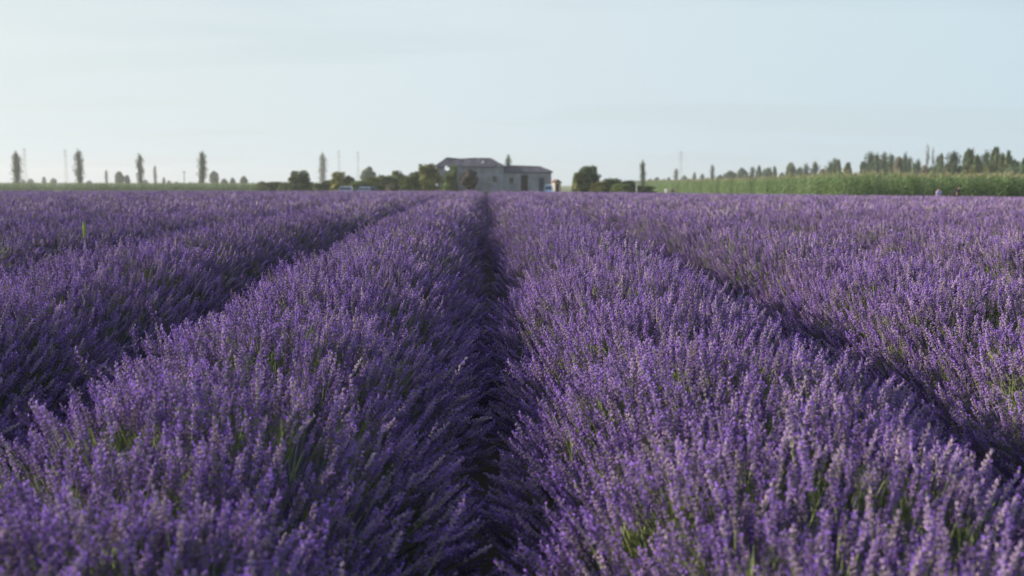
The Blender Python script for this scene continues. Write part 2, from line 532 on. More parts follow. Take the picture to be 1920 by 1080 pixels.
Z_A, Z_B, Z_C, Z_END = 7.0, 16.0, 42.0, 104.0
def zones(xc):
    """near stalks, middle clusters, far tufts of one row, each (P, E, S, I)"""
    res = {}
    ax = abs(xc)
    z0 = max(.5, (ax - 1.6 - HW) / .62)
    if z0 < Z_A:
        P, E, u = row_points(xc, z0, Z_A, 1420)
        k = len(P); s_ = rng.uniform(.68, 1.06, k) * (1 - .10 * np.abs(u))
        I = rng.integers(0, 14, k)
        # skirt of stalks hanging low over the furrow
        Ps, Es, us_ = row_points(xc, z0, Z_A, 900); q2 = np.abs(us_) > .80
        Ps, Es = Ps[q2], Es[q2]; ks = len(Ps); Es[:, 1] *= rng.uniform(.95, 1.45, ks)
        P = np.concatenate([P, Ps]); E = np.concatenate([E, Es]); s_ = np.concatenate([s_, rng.uniform(.75, 1.12, ks)]); I = np.concatenate([I, rng.integers(0, 14, ks)])
        P2, E2, u2 = row_points(xc, z0, Z_A, 105)
        k2 = len(P2); q2 = np.abs(u2) < .8; P2, E2, u2 = P2[q2], E2[q2], u2[q2]; k2 = len(P2); P2[:, 2] += .02
        s2 = rng.uniform(.7, 1.2, k2); I2 = rng.integers(14, 18, k2)
        res['near'] = (np.concatenate([P, P2]), np.concatenate([E, E2 * [1, .8, 1]]),
                       np.repeat(np.concatenate([s_, s2])[:, None], 3, 1), np.concatenate([I, I2]))
    if z0 < Z_B:
        P, E, u = row_points(xc, max(z0, Z_A), Z_B, 470)
        k = len(P); s_ = rng.uniform(.74, 1.04, k) * (1 - .1 * np.abs(u)); I = rng.integers(0, 12, k)
        P2, E2, u2 = row_points(xc, max(z0, Z_A), Z_B, 40)
        q2 = np.abs(u2) < .75; P2, E2, u2 = P2[q2], E2[q2], u2[q2]; k2 = len(P2); s2 = rng.uniform(.8, 1.3, k2); I2 = rng.integers(12, 15, k2)
        res['mid'] = (np.concatenate([P, P2]), np.concatenate([E, E2]),
                      np.repeat(np.concatenate([s_, s2])[:, None], 3, 1), np.concatenate([I, I2]))
    for key, a, b, dn, sc in (('far', Z_B, Z_C, 60, .9), ('rim', Z_C, Z_END, 38, 1.0)):
        a = max(a, z0)
        if a < b:
            P, E, u = row_points(xc, a, b, dn)
            k = len(P)
            res[key] = (P, E, np.repeat((rng.uniform(.8, 1.1, k) * (1 if sc == 1 else 1))[:, None], 3, 1) * [sc, sc, 1], rng.integers(0, 10, k))
    return res

def body_mesh(xcs, coarse=False):
    V = []; Fc = []
    us = np.linspace(-1, 1, 9 if coarse else 17)
    for xc in xcs:
        z0 = max(.2, (abs(xc) - 1.6 - HW) / .62)
        ys = [z0]; 
        while ys[-1] < Z_END: ys.append(ys[-1] + max(.10, ys[-1] * (.03 if coarse else .014)))
        ys = np.array(ys); base = len(V)
        lp = lump(xc, ys); sh = row_shift(xc, ys)
        for i, y in enumerate(ys):
            for u in us:
                x = xc + sh[i] + u * row_w(xc) * lp[i]
                nn = noise.noise(Vector((x * 9, y * 9, 1.3))) * .05
                V.append((x + nn * u, y, float(ground_z(x, y)) + float(body_h(u)) * lp[i] + nn * (1 - abs(u)) - (.02 if abs(u) == 1 else 0)))
        m_ = len(us)
        for i in range(len(ys) - 1):
            for j in range(m_ - 1):
                Fc.append((base+i*m_+j, base+i*m_+j+1, base+(i+1)*m_+j+1, base+(i+1)*m_+j))
    return V, Fc

def in_view(P):
    q = (P - np.array(CAM)) @ np.array(CROT)
    zc = -q[:, 2]
    ok = (zc > .3) & (np.abs(q[:, 0]) < zc * 960 / F * .98) & (np.abs(q[:, 1] + .0) < zc * 540 / F * 1.0)
    return ok, zc

ROWS = {}
row_labels = {
    -1: 'broad lavender row just left of the dark central furrow',
     1: 'broad lavender row just right of the dark central furrow',
    -2: 'second lavender row left of the central furrow, its near flank in deep shade',
     2: 'second lavender row right of the central furrow, beyond the shaded right-hand furrow',
    -3: 'third lavender row left of the central furrow, only its top showing',
     3: 'third lavender row right of the central furrow, only its top showing',
    -4: 'fourth lavender row counted left from the central furrow',
     4: 'fourth lavender row counted right from the central furrow',
    -5: 'fifth lavender row counted left from the central furrow',
     5: 'fifth lavender row counted right from the central furrow'}
def stretch(name, data, parent=None):
    names = {'near': ('flower_stalks', C_NEAR), 'mid': ('flower_clusters', C_MID), 'far': ('flower_tufts', C_FAR), 'rim': ('flower_tufts', C_FAR)}
    for k, (P, E, S, I) in data.items():
        if len(P): scatter(names[k][0], P, E, S, I, names[k][1], parent)

for i in (-1, 1, -2, 2, -3, 3, -4, 4, -5, 5):
    xc = (abs(i) - .5) * SP * (1 if i > 0 else -1)
    r = empty('lavender_row', (0, 0, 0)); ROWS[i] = r
    tag(r, row_labels[i], 'lavender row', 'parallel rows of lavender in bloom')
    V, Fc = body_mesh([xc])
    b = obj('inner_growth', mesh_from('inner_growth', V, Fc, M['bushbody'], smooth=True), r)
    z = zones(xc)
    if abs(i) <= 2 and 'near' in z:
        P, E, S, I = z['near']
        ok, zc = in_view(P + np.array((0, 0, .28)))
        ok &= I < 14
        cand = np.where(ok)[0]
        # prefer stalks on the outside of the canopy, nearest first
        cand = cand[np.argsort(zc[cand])][:(286 if abs(i) == 1 else 300)]
        keep = np.ones(len(P), bool); keep[cand] = False
        for c in cand:
            o = bpy.data.objects.new('flower_spike', near_meshes[I[c]])
            o.location = P[c].tolist(); o.rotation_euler = E[c].tolist(); o.scale = S[c].tolist(); o.parent = r
            COL.objects.link(o)
        z['near'] = (P[keep], E[keep], S[keep], I[keep])
    stretch('row', z, r)

# a few long stalks that stand clear of the canopy
def stray(px, py, Z, tx, ty, row, ln=.5, sc=1.25, k=0):
    tip = ray(px, py, Z)
    d = Vector((math.sin(tx), math.sin(ty), 1)).normalized()
    base = tip - d * ln
    o = bpy.data.objects.new('flower_spike', near_meshes[k % 14])
    me_h = max(v_.co.z for v_ in near_meshes[k % 14].vertices)
    o.location = base; o.rotation_euler = (0, math.acos(d.z), math.atan2(d.y, d.x)); o.scale = (sc, sc, ln / me_h)
    o.parent = ROWS[row]; COL.objects.link(o)
for k, q in enumerate([(884, 668, 4.3, .75, -.1, -1, .46), (866, 700, 4.25, .55, -.1, -1, .42), (138, 650, 4.1, -.5, 0, -1, .40), (284, 560, 5.2, -.45, 0, -1, .40),
                       (232, 612, 4.6, -.3, .1, -1, .40), (176, 948, 2.7, .4, 0, -1, .36), (868, 940, 2.75, .5, 0, -1, .36), (1072, 900, 2.9, -.45, 0, 1, .36),
                       (1050, 985, 2.55, -.5, 0, 1, .34), (1640, 640, 5.0, .3, 0, 1, .40), (1704, 715, 4.4, .35, 0, 1, .38), (50, 750, 3.5, -.5, 0, -1, .36), (1252, 590, 4.9, .1, .1, 1, .36)]):
    stray(*q[:6], ln=q[6], k=k * 3)

# further rows, too many and too merged to count: one mass
allz = {}
xcs = []
for i in range(6, 40):
    for sgn in (-1, 1):
        xc = sgn * (i - .5) * SP; xcs.append(xc)
        for k, d in zones(xc).items(): allz.setdefault(k, []).append(d)
V, Fc = body_mesh(xcs, True)
fm = obj('distant_lavender', mesh_from('distant_lavender', V, Fc, M['bushbody'], smooth=True))
tag(fm, 'wide purple mass of further lavender rows on both sides of the field', 'lavender', kind='stuff')
for k, ds in allz.items():
    P, E, S, I = [np.concatenate([d[j] for d in ds]) for j in range(4)]
    nm, cc = {'near': ('flower_stalks', C_NEAR), 'mid': ('flower_clusters', C_MID), 'far': ('flower_tufts', C_FAR), 'rim': ('flower_tufts', C_FAR)}[k]
    scatter(nm, P, E, S, I, cc, fm)

# ------------------------------------------------------------------ corn
def corn_mesh(seed, h):
    rr = random.Random(seed); V, Fc, Mi = [], [], []
    tube3(V, Fc, Mi, [(0, 0, 0), (rr.uniform(-.03, .03), 0, h * .5), (rr.uniform(-.06, .06), 0, h * .92)], .014, .006, 0)
    a = rr.uniform(0, 3.14)
    for i in range(12):
        z = h * (.1 + .068 * i); a += math.pi + rr.uniform(-.5, .5); L_ = rr.uniform(.5, .85) * (1 - .03 * i)
        o = np.array((math.cos(a), math.sin(a), 0)); e = np.array((-o[1], o[0], 0)); wd = rr.uniform(.035, .055)
        pts = [(0, 0), (.30, .26), (.62, .30), (.85, .12), (1.0, -.12)]; ws = [.4, 1, .9, .55, .05]
        k = len(V)
        for (q, r_), ww in zip(pts, ws):
            c = o * q * L_ + np.array((0, 0, z + r_ * L_))
            V.append(c - e * wd * ww + np.array((0, 0, .015))); V.append(c + e * wd * ww)
        for j in range(4): Fc.append((k+2*j, k+2*j+1, k+2*j+3, k+2*j+2)); Mi.append(0)
    for i in range(6):
        a = rr.uniform(0, 6.28); t_ = rr.uniform(0, .5)
        c = np.array((0, 0, h * .9)); d = np.array((math.cos(a)*math.sin(t_), math.sin(a)*math.sin(t_), math.cos(t_)))
        spindle(V, Fc, Mi, c, c + d * .26, .012, 1, 3)
    return mesh_from('corn_plant', V, Fc, [M['crop'], M['tassel']], Mi)
C_CORN = make_coll('corn', [corn_mesh(i, 2.45) for i in range(7)])

def corn_field(name, label, p0, p1, depth, dens, hscale, ground=0.0):
    p0 = np.array(p0, float); p1 = np.array(p1, float); d = p1 - p0; L_ = np.linalg.norm(d); d /= L_
    nrm = np.array((-d[1], d[0]))
    if nrm[1] < 0: nrm = -nrm
    n_ = int(L_ * depth * dens)
    a = rng.uniform(0, L_, n_); b = depth * rng.random(n_) ** 1.5
    Pxy = p0 + a[:, None] * d + b[:, None] * nrm
    P = np.concatenate([Pxy, ground_z(Pxy[:, 0], Pxy[:, 1])[:, None]], 1)
    E = np.stack([rng.normal(0, .04, n_), rng.normal(0, .04, n_), rng.uniform(0, 6.28, n_)], -1)
    hs = rng.normal(1, .06, n_) * hscale
    o = scatter(name, P, E, np.stack([hs * 1.05, hs * 1.05, hs], -1), rng.integers(0, 7, n_), C_CORN)
    tag(o, label, 'corn', kind='stuff')
corn_field('corn_field', 'tall green corn standing beyond the lavender on the right', (41.5, 72), (69, 400), 16, 4.5, 1.07)
corn_field('corn_field', 'tall green corn continuing past the right edge of the view', (41.7, 71.5), (95, 64), 14, 4.0, 1.07)
corn_field('corn_field', 'low strip of green corn along the left horizon', (-160, 235), (-52, 232), 14, 3.2, .80)

# ------------------------------------------------------------------ trees
def crown_mesh(name, seed, kind, nq, mat_, q=.05):
    """unit crown: base at z=0, height 1, width 1 (scaled per tree). leaf clumps in an uneven volume."""
    rr = np.random.default_rng(seed)
    V = []; Fc = []
    # lobes
    lobes = []
    if kind == 'poplar':
        nl = 26
        for i in range(nl):
            z = (i + .5) / nl; prof = (min(1, z + .06)) ** .35 * max(.04, 1 - z ** 3.4) ** .55
            prof *= 1 + rr.uniform(-.30, .25)
            for k in range(3):
                a = rr.uniform(0, 6.28); r_ = prof * rr.uniform(.12, .30)
                lobes.append((math.cos(a)*r_, math.sin(a)*r_, z * .95 + rr.uniform(-.02, .02), .30 * prof + .06, .075))
    elif kind == 'sparse':
        nl = 26
        for i in range(nl):
            z = (i + .5) / nl; prof = max(.12, math.sin(math.pi * (z * .8 + .12)))
            a = rr.uniform(0, 6.28); r_ = prof * rr.uniform(.05, .33)
            lobes.append((math.cos(a)*r_, math.sin(a)*r_, z * .95, .13 * prof + .03, .05))
    elif kind == 'round':
        for i in range(30):
            u = rr.normal(size=3); u /= np.linalg.norm(u); r_ = rr.uniform(.45, 1) ** .5
            z = .5 + u[2] * .33 * r_
            wd = .33 * (1 if z < .55 else 1 - (z - .55) * .8)
            lobes.append((u[0]*wd*r_, u[1]*wd*r_, z, rr.uniform(.10, .2), rr.uniform(.10, .17)))
    else:   # bush: reaches the ground
        for i in range(90):
            a = rr.uniform(0, 6.28); z = .86 * rr.random() ** .9; rm = .46 * math.sqrt(max(.03, 1 - (z / .95) ** 1.5)) * (1 + .18 * math.sin(2 * a + seed))
            r_ = rm * rr.uniform(.35, 1) ** .5
            lobes.append((math.cos(a)*r_, math.sin(a)*r_, z, rr.uniform(.07, .14), rr.uniform(.07, .13)))
    lobes = np.array(lobes)
    wts = lobes[:, 3] ** 1.3; wts /= wts.sum()
    pick = rr.choice(len(lobes), nq, p=wts)
    u = rr.normal(size=(nq, 3)); u /= np.linalg.norm(u, axis=1)[:, None]
    r_ = rr.uniform(.3, 1.05, nq) ** .45
    C = lobes[pick, :3] + u * r_[:, None] * lobes[pick][:, [3, 3, 4]]
    C[:, 2] = np.clip(C[:, 2], .0, 1.02)
    A = rr.normal(size=(nq, 3)); A /= np.linalg.norm(A, axis=1)[:, None]
    B = np.cross(A, rr.normal(size=(nq, 3))); B /= np.linalg.norm(B, axis=1)[:, None]
    asp = np.array((1, 1, .25 if kind in ('poplar', 'sparse') else 1.0))
    s_ = (q * rr.uniform(.5, 1.3, nq))[:, None]
    V = np.stack([C - A*s_*asp, C + B*s_*.7*asp, C + A*s_*asp, C - B*s_*.7*asp], 1).reshape(-1, 3)
    Fc = np.arange(nq * 4).reshape(-1, 4)
    V = V.tolist(); Fc = Fc.tolist()
    # dense inner twigs and leaves
    nr, ns = 12, 12; k0 = len(V); ph = rr.uniform(0, 6, 4)
    for i in range(nr):
        z = (i + .5) / nr
        if kind == 'poplar': pr = .25 * (z + .03) ** .35 * max(.02, 1 - z ** 3.0) ** .7
        elif kind == 'sparse': pr = .008
        elif kind == 'round': pr = .36 * math.sqrt(max(.01, 1 - ((z - .5) / .42) ** 2)) if abs(z - .5) < .42 else .01
        else: pr = .34 * math.sqrt(max(.01, 1 - (z / .86) ** 1.45)) if z < .86 else .01
        for j in range(ns):
            a = 2 * math.pi * j / ns
            q_ = pr * rr.uniform(.8, 1.12) * (1 + .16 * math.sin(2 * a + ph[0] + z * 9) + .12 * math.sin(3 * a + ph[1] - z * 14))
            V.append([math.cos(a) * q_, math.sin(a) * q_, z * .95])
    for i in range(nr - 1):
        for j in range(ns):
            Fc.append([k0+i*ns+j, k0+i*ns+(j+1) % ns, k0+(i+1)*ns+(j+1) % ns, k0+(i+1)*ns+j])
    return mesh_from(name, V, Fc, mat_)

def trunk_mesh(seed, kind):
    rr = random.Random(seed); b = MB()
    b.tube([(0, 0, 0), (.01, 0, .3), (-.01, .01, .65), (0, 0, .93)], [.045, .036, .022, .006], 6)
    for i in range(7):
        a = rr.uniform(0, 6.28); z = rr.uniform(.2, .75); r_ = rr.uniform(.2, .34)
        rise = .22 if kind == 'poplar' else .12
        b.tube([(0, 0, z), (math.cos(a)*r_*.6, math.sin(a)*r_*.6, z + rise * .6), (math.cos(a)*r_, math.sin(a)*r_, z + rise)], [.018, .011, .004], 4)
    return mesh_from('trunk', b.v, b.f, M['bark'])

CR = {}
for k, kind, mname, cnt, nq, q in (('poplar', 'poplar', 'poplar', 6, 1700, .058), ('sparse', 'sparse', 'brown', 2, 420, .06),
                                   ('round', 'round', 'poplar', 4, 1300, .045), ('bush', 'bush', 'darkleaf', 3, 4200, .030),
                                   ('olive', 'bush', 'olive', 3, 4000, .030), ('greenbush', 'bush', 'green', 4, 3600, .031),
                                   ('pine', 'round', 'darkleaf', 4, 1700, .05), ('brownbush', 'round', 'brown', 1, 1200, .045), ('plum', 'round', 'plum', 1, 2000, .04)):
    CR[k] = [crown_mesh('crown', hash_ + 17 * i, kind, nq, M[mname], q) for hash_ in (sum(map(ord, k)),) for i in range(cnt)]
TR = {k: [trunk_mesh(i, k) for i in range(3)] for k in ('poplar', 'other')}

def tree(name, kind, px, ytop, wpx, Z, label, cat='tree', group=None, base=0.0, lift=.06, sq=1.0):
    """px centre, ytop top row, wpx width: pixels of the photograph; Z distance in metres"""
    top = ray(px, ytop, Z)
    gz = float(ground_z(top.x, Z)) + base
    H = top.z - gz; W = wpx * Z / F * (1.22 if kind in ('poplar', 'bush', 'olive', 'greenbush') else 1.0) * rnd.uniform(.92, 1.12)
    r_ = empty(name, (top.x, Z, gz), rnd.uniform(0, 6.28))
    tag(r_, label, cat, group)
    me = rnd.choice(CR[kind]); tm = rnd.choice(TR['poplar' if kind in ('poplar', 'sparse', 'pine') else 'other'])
    c = obj('crown', me, r_, (0, 0, H * lift)); c.scale = (W * sq, W, H * (1 - lift))
    t_ = obj('trunk', tm, r_); t_.scale = (min(W, H * .3) * 1.2, min(W, H * .3) * 1.2, H)
    if kind == 'poplar': r_.rotation_euler = (rnd.uniform(-.035, .035), rnd.uniform(-.035, .035), r_.rotation_euler.z)
    if kind in ('bush', 'olive', 'greenbush'): t_.scale = (W * .6, W * .6, H * .85)
    return r_

G1 = 'poplars along the left horizon'
tree('poplar_tree', 'poplar', 30, 281, 21, 300, 'dark tall poplar at the far left edge of the horizon', group=G1)
tree('poplar_tree', 'poplar', 147, 278, 20, 310, 'tall pinched-waist poplar, second of the four dark ones on the left', group=G1)
tree('poplar_tree', 'poplar', 262, 286, 17, 320, 'slender poplar beside the round tree on the left horizon', group=G1)
tree('poplar_tree', 'poplar', 377, 281, 20, 300, 'tall poplar with a low round tree close to its right', group=G1)
tree('poplar_tree', 'poplar', 199, 317, 7, 520, 'small thin poplar just left of the round tree', group='small thin poplars on the left horizon')
tree('poplar_tree', 'poplar', 290, 308, 7, 540, 'small thin pale poplar right of the slender poplar', group='small thin poplars on the left horizon')
tree('poplar_tree', 'poplar', 604, 284, 18, 560, 'very pale hazy poplar standing alone between two bushes left of the ruin')
tree('round_tree', 'round', 223, 318, 22, 430, 'round-crowned tree between a thin and a slender poplar on the left')
tree('round_tree', 'round', 238, 325, 12, 430, 'smaller crown leaning on the right side of the round tree on the left horizon')
tree('round_tree', 'round', 401, 317, 21, 430, 'round tree just right of the fourth tall poplar')
tree('round_tree', 'round', 420, 333, 16, 460, 'low tree between the round tree and a small dark one')
tree('round_tree', 'round', 436, 331, 12, 460, 'small dark round tree, last but one before the hedge on the left horizon')
tree('round_tree', 'round', 457, 327, 18, 420, 'small round tree standing apart above the pale end of the corn strip')
for px, yt, wd, lb in ((44, 335, 10, 'tiny shrub on the skyline touching the far-left poplar'), (57, 333, 14, 'tiny rounded tree a little right of the far-left poplar'),
                   (82, 329, 9, 'tiny tree on a thin stem alone between the far-left poplar and the second mast'), (100, 332, 13, 'tiny dark rounded tree just left of the second mast'),
                   (167, 337, 14, 'flat little shrub just right of the pinched-waist poplar'), (272, 335, 12, 'tiny shrub at the right foot of the slender poplar'),
                   (307, 330, 7, 'tiny pointed tree right of the small thin pale poplar'), (317, 337, 10, 'low shrub right of the tiny pointed tree'),
                   (-10, 331, 16, 'hazy tree cut off by the left edge of the view'), (331, 339, 9, 'tiniest shrub just left of the thin short pole'),
                   (357, 340, 9, 'tiny shrub between the thin short pole and the fourth tall poplar')):
    tree('distant_tree', 'round', px, yt, wd, 600, lb, group='tiny trees above the left corn strip')

# bushes between the left corn and the ruin
tree('bush', 'olive', 490, 338, 18, 190, 'small olive shrub at the right end of the corn strip', 'bush')
tree('bush', 'bush', 516, 339, 46, 170, 'low dark bush leading up to the big dark bush on the left', 'bush')
tree('bush', 'bush', 562, 316, 52, 140, 'big dark dome-shaped bush left of the pale poplar', 'bush')
tree('bush', 'greenbush', 598, 341, 44, 150, 'low green bush at the foot of the pale poplar', 'bush')
tree('bush', 'olive', 637, 319, 40, 145, 'olive bush with a pointed top between the pale poplar and the cars', 'bush')
tree('bush', 'bush', 655, 326, 20, 144, 'dark right-hand lobe beside the pointed olive bush', 'bush')
tree('round_tree', 'round', 690, 309, 32, 300, 'grey-green round tree rising behind the hedge near the power pole')
tree('bush', 'greenbush', 668, 337, 44, 135, 'bright green bush directly behind the two pale cars', 'bush')
tree('bush', 'greenbush', 706, 330, 56, 136, 'wide green bush below the grey-green round tree', 'bush')
tree('bush', 'greenbush', 745, 317, 34, 140, 'green bush with a rounded knob on top, left of the tall olive bush', 'bush')
tree('bush', 'greenbush', 768, 326, 44, 134, 'green bush sloping up towards the tall olive bush', 'bush')
tree('bush', 'olive', 803, 302, 48, 138, 'tall olive bush against the left end of the ruin', 'bush')
tree('bush', 'brownbush', 735, 340, 40, 132, 'low brownish scrub in front of the green hedge', 'bush', lift=0)
tree('bush', 'greenbush', 540, 339, 40, 155, 'low green scrub at the left foot of the big dark dome bush', 'bush')
tree('bush', 'bush', 620, 336, 46, 150, 'dark low hedge bush between the pale poplar and the pointed olive bush', 'bush')
tree('bush', 'greenbush', 722, 326, 44, 139, 'green hedge bush between the grey-green round tree and the knob-topped bush', 'bush')
tree('bush', 'bush', 783, 318, 40, 141, 'dark bush filling the gap left of the tall olive bush', 'bush')
tree('bush', 'greenbush', 500, 344, 50, 180, 'lowest scrub where the corn strip meets the hedge', 'bush')
tree('bush', 'olive', 1128, 338, 44, 126, 'low olive growth joining the big dark round bush to the hedge', 'bush')
tree('bush', 'greenbush', 1166, 342, 44, 124, 'low green front of the right-hand hedge', 'bush')
# on the ruin
tree('ivy_bush', 'greenbush', 850, 303, 17, 146.5, 'narrow ivy-like bush climbing the ruin left of its dark round tree', 'bush')
tree('bush', 'greenbush', 839, 322, 20, 146, 'pale green shrub at the foot of the ruin below the broken window', 'bush')
tree('dark_tree', 'plum', 880, 312, 38, 143, 'dark round tree growing against the front wall of the ruin', lift=.16)
tree('poplar_tree', 'poplar', 953, 287, 13, 210, 'short poplar showing above the low wing of the ruin')
# right of the ruin
tree('bush', 'bush', 1104, 307, 56, 128, 'big dark round bush standing right of the ruin', 'bush')
tree('bush', 'olive', 1081, 319, 20, 127, 'narrow sunlit shrub on the left side of the big dark round bush', 'bush')
tree('bush', 'greenbush', 1148, 331, 44, 130, 'sunlit green hedge bush just right of the big dark round bush', 'bush')
tree('bush', 'bush', 1178, 336, 40, 128, 'dark low bush in the middle of the right-hand hedge', 'bush')
tree('bush', 'bush', 1208, 346, 50, 126, 'lowest dark bush at the end of the hedge under the poplar', 'bush')
tree('poplar_tree', 'poplar', 1206, 298, 13, 240, 'single dark poplar above the end of the right-hand hedge')
# long line of trees behind the corn
far_small = [(1190, 337, 12, 'tiny hazy tree just left of the poplar that ends the right-hand hedge'), (1219, 333, 11, 'tiny hazy tree touching the right side of the poplar at the hedge end'),
             (1232, 330, 13, 'slightly taller tiny tree second right of the hedge-end poplar'), (1245, 333, 9, 'narrow tiny tree between the hedge-end poplar and the tall mast'),
             (1254, 330, 9, 'tiny tree just left of the short poplar near the tall mast'), (1283, 326, 15, 'low round tree at the right foot of the tall hazy mast'),
             (1293, 333, 12, 'low hazy shrub second right of the tall hazy mast'), (1302, 320, 10, 'small pointed tree between the tall mast and the spire-shaped tree'),
             (1317, 323, 11, 'small blunt tree a little left of the spire-shaped tree'), (1327, 331, 12, 'low shrub touching the left side of the spire-shaped tree')]
for px, yt, wd, lb in far_small:
    tree('distant_tree', 'round', px, yt, wd, 560, lb, group='tiny trees where the right tree line begins')
tree('poplar_tree', 'poplar', 1268, 314, 10, 480, 'short poplar immediately left of the tall hazy mast')
tree('poplar_tree', 'poplar', 1337, 307, 10, 420, 'slim spire-shaped tree standing clear at the start of the tree line')
mids = [('round', 1350, 325, 16), ('round', 1370, 317, 26), ('round', 1392, 311, 22), ('poplar', 1411, 311, 11), ('pine', 1423, 307, 11), ('round', 1440, 310, 24),
        ('pine', 1453, 308, 9), ('round', 1466, 320, 14), ('round', 1400, 324, 26), ('pine', 1484, 300, 17), ('round', 1499, 309, 16), ('poplar', 1511, 305, 13), ('poplar', 1528, 301, 15),
        ('brownbush', 1544, 312, 20), ('poplar', 1556, 301, 18), ('poplar', 1565, 294, 14), ('pine', 1573, 294, 10), ('pine', 1590, 300, 15), ('round', 1604, 322, 20)]
mid_labels = {1350: 'low hazy tree just right of the slim spire-shaped tree', 1370: 'wide round tree, first large crown of the far tree line', 1392: 'high rounded tree between the first large crown and the dark slim spire', 1400: 'low broad tree filling in below the high rounded one', 1411: 'narrow tree immediately left of the dark slim spire', 1440: 'wide round crown just right of the dark slim spire', 1466: 'lowest tree in the dip before the dark broad spire', 1499: 'round tree leaning on the right of the dark broad spire', 1511: 'narrow blunt poplar between the dark broad spire and the round-topped poplar', 1556: 'left one of the three crowded poplars right of the brownish tree', 1573: 'thin right one of the three crowded poplars',
              1484: 'dark broad spire half way along the right tree line', 1528: 'round-topped poplar just before the brownish tree in the tree line', 1544: 'brownish low tree between taller poplars in the tree line',
              1565: 'tallest of the three crowded poplars right of the brownish tree', 1590: 'lone dark spire in the gap before the tall block of poplars', 1604: 'low tree filling the gap right of the lone dark spire',
              1423: 'dark slim spire among rounder trees in the far tree line', 1453: 'dark slim spire at the right end of the rounded far trees'}
for kind, px, yt, wd in mids:
    Z = 420 - (px - 1340) * .62
    tree('poplar_tree' if kind in ('poplar', 'pine') else 'round_tree', kind, px, yt, wd * 1.3, Z, mid_labels.get(px, 'far tree in the crowded middle stretch of the right tree line'),
         group='crowded middle stretch of the right tree line')
rights = [('pine', 1621, 298, 16), ('poplar', 1631, 281, 21), ('poplar', 1643, 285, 18), ('poplar', 1656, 283, 19), ('poplar', 1674, 286, 19), ('brownbush', 1686, 286, 22), ('poplar', 1696, 283, 10),
          ('poplar', 1706, 291, 14), ('round', 1716, 300, 18), ('poplar', 1723, 296, 11), ('sparse', 1740, 266, 15), ('sparse', 1751, 273, 12), ('brownbush', 1733, 304, 20), ('poplar', 1760, 288, 10), ('pine', 1766, 282, 10),
          ('round', 1774, 301, 16), ('poplar', 1789, 280, 24), ('brownbush', 1781, 300, 16), ('pine', 1819, 270, 20), ('pine', 1833, 281, 18), ('olive', 1832, 304, 26), ('poplar', 1848, 280, 17), ('pine', 1867, 268, 20),
          ('pine', 1881, 281, 18), ('pine', 1892, 273, 15), ('round', 1903, 291, 28), ('round', 1922, 289, 20), ('poplar', 1945, 276, 20), ('poplar', 1975, 270, 20), ('olive', 1858, 306, 24)]
right_labels = {1621: 'shorter dark tree stepping up to the dense block of tall poplars', 1643: 'second poplar inside the dense block at the left of the high trees', 1656: 'third poplar of the dense block, beside the brownish part', 1674: 'broad poplar just left of the brownish tree in the dense block', 1696: 'thin pointed poplar at the right end of the dense block', 1706: 'lower poplar right after the dense block ends', 1716: 'low rounded tree in the dip between the dense block and the bare poplars', 1723: 'small slim poplar left of the tallest bare one', 1733: 'brownish low tree at the foot of the bare poplars', 1760: 'slim poplar just right of the two bare ones', 1774: 'low round tree left of the pale oval-crowned tree', 1781: 'brownish tree under the pale oval crown', 1833: 'shorter dark tree touching the right side of the one by the olive shrub', 1848: 'narrow poplar left of the dark tallest tree', 1881: 'dark tree between the tallest and the pointed one at the right', 1922: 'round tree cut by the right edge of the view', 1945: 'poplar just outside the right edge of the view', 1975: 'tall poplar farther outside the right edge of the view',
                1631: 'tall poplar leading the dense block at the left end of the high trees', 1740: 'tallest bare-looking poplar with thin pale branches', 1751: 'thin bare poplar just right of the tallest bare one',
                1789: 'pale oval-crowned tree standing between two gaps', 1819: 'dark tall tree left of the sunlit olive shrub', 1867: 'dark tallest tree near the right edge', 1892: 'pointed dark tree next to the rounded one at the right edge',
                1903: 'rounded dark tree sloping down near the right edge', 1832: 'sunlit olive shrub at the foot of the dark trees on the right', 1686: 'brownish tree inside the dense block of poplars',
                1766: 'slim dark spire between the bare poplars and the pale oval tree', 1858: 'second olive shrub below the dark trees, nearer the right edge'}
for kind, px, yt, wd in rights:
    Z = 250 - (px - 1620) * .28
    nm = 'olive_shrub' if kind == 'olive' else ('poplar_tree' if kind in ('poplar', 'pine', 'sparse') else 'round_tree')
    tree(nm, kind, px, yt, wd * (1.3 if kind != 'sparse' else 1), Z, right_labels.get(px, 'one of the crowded high trees behind the tall corn on the right'), 'shrub' if kind == 'olive' else 'tree',
         group='high trees behind the tall corn')

under = [(1636, 306), (1650, 303), (1666, 302), (1680, 306), (1695, 305), (1712, 309), (1745, 306), (1757, 305), (1800, 304), (1812, 300), (1843, 300), (1862, 298), (1876, 300), (1890, 297), (1912, 303)]
for px, yt in under:
    tree('undergrowth_tree', 'round', px, yt + rnd.uniform(-3, 3), rnd.uniform(24, 34), 262 - (px - 1620) * .28, 'low leafy undergrowth tree between the high trunks behind the tall corn', group='undergrowth between the high trees')
for px, yt in ((1360, 330), (1380, 328), (1428, 324), (1448, 325), (1475, 324), (1492, 322), (1520, 320), (1536, 322), (1552, 318), (1580, 318)):
    tree('undergrowth_tree', 'round', px, yt + rnd.uniform(-2, 2), rnd.uniform(20, 30), 425 - (px - 1340) * .62, 'low leafy undergrowth tree among the far middle trees', group='undergrowth among the far middle trees')

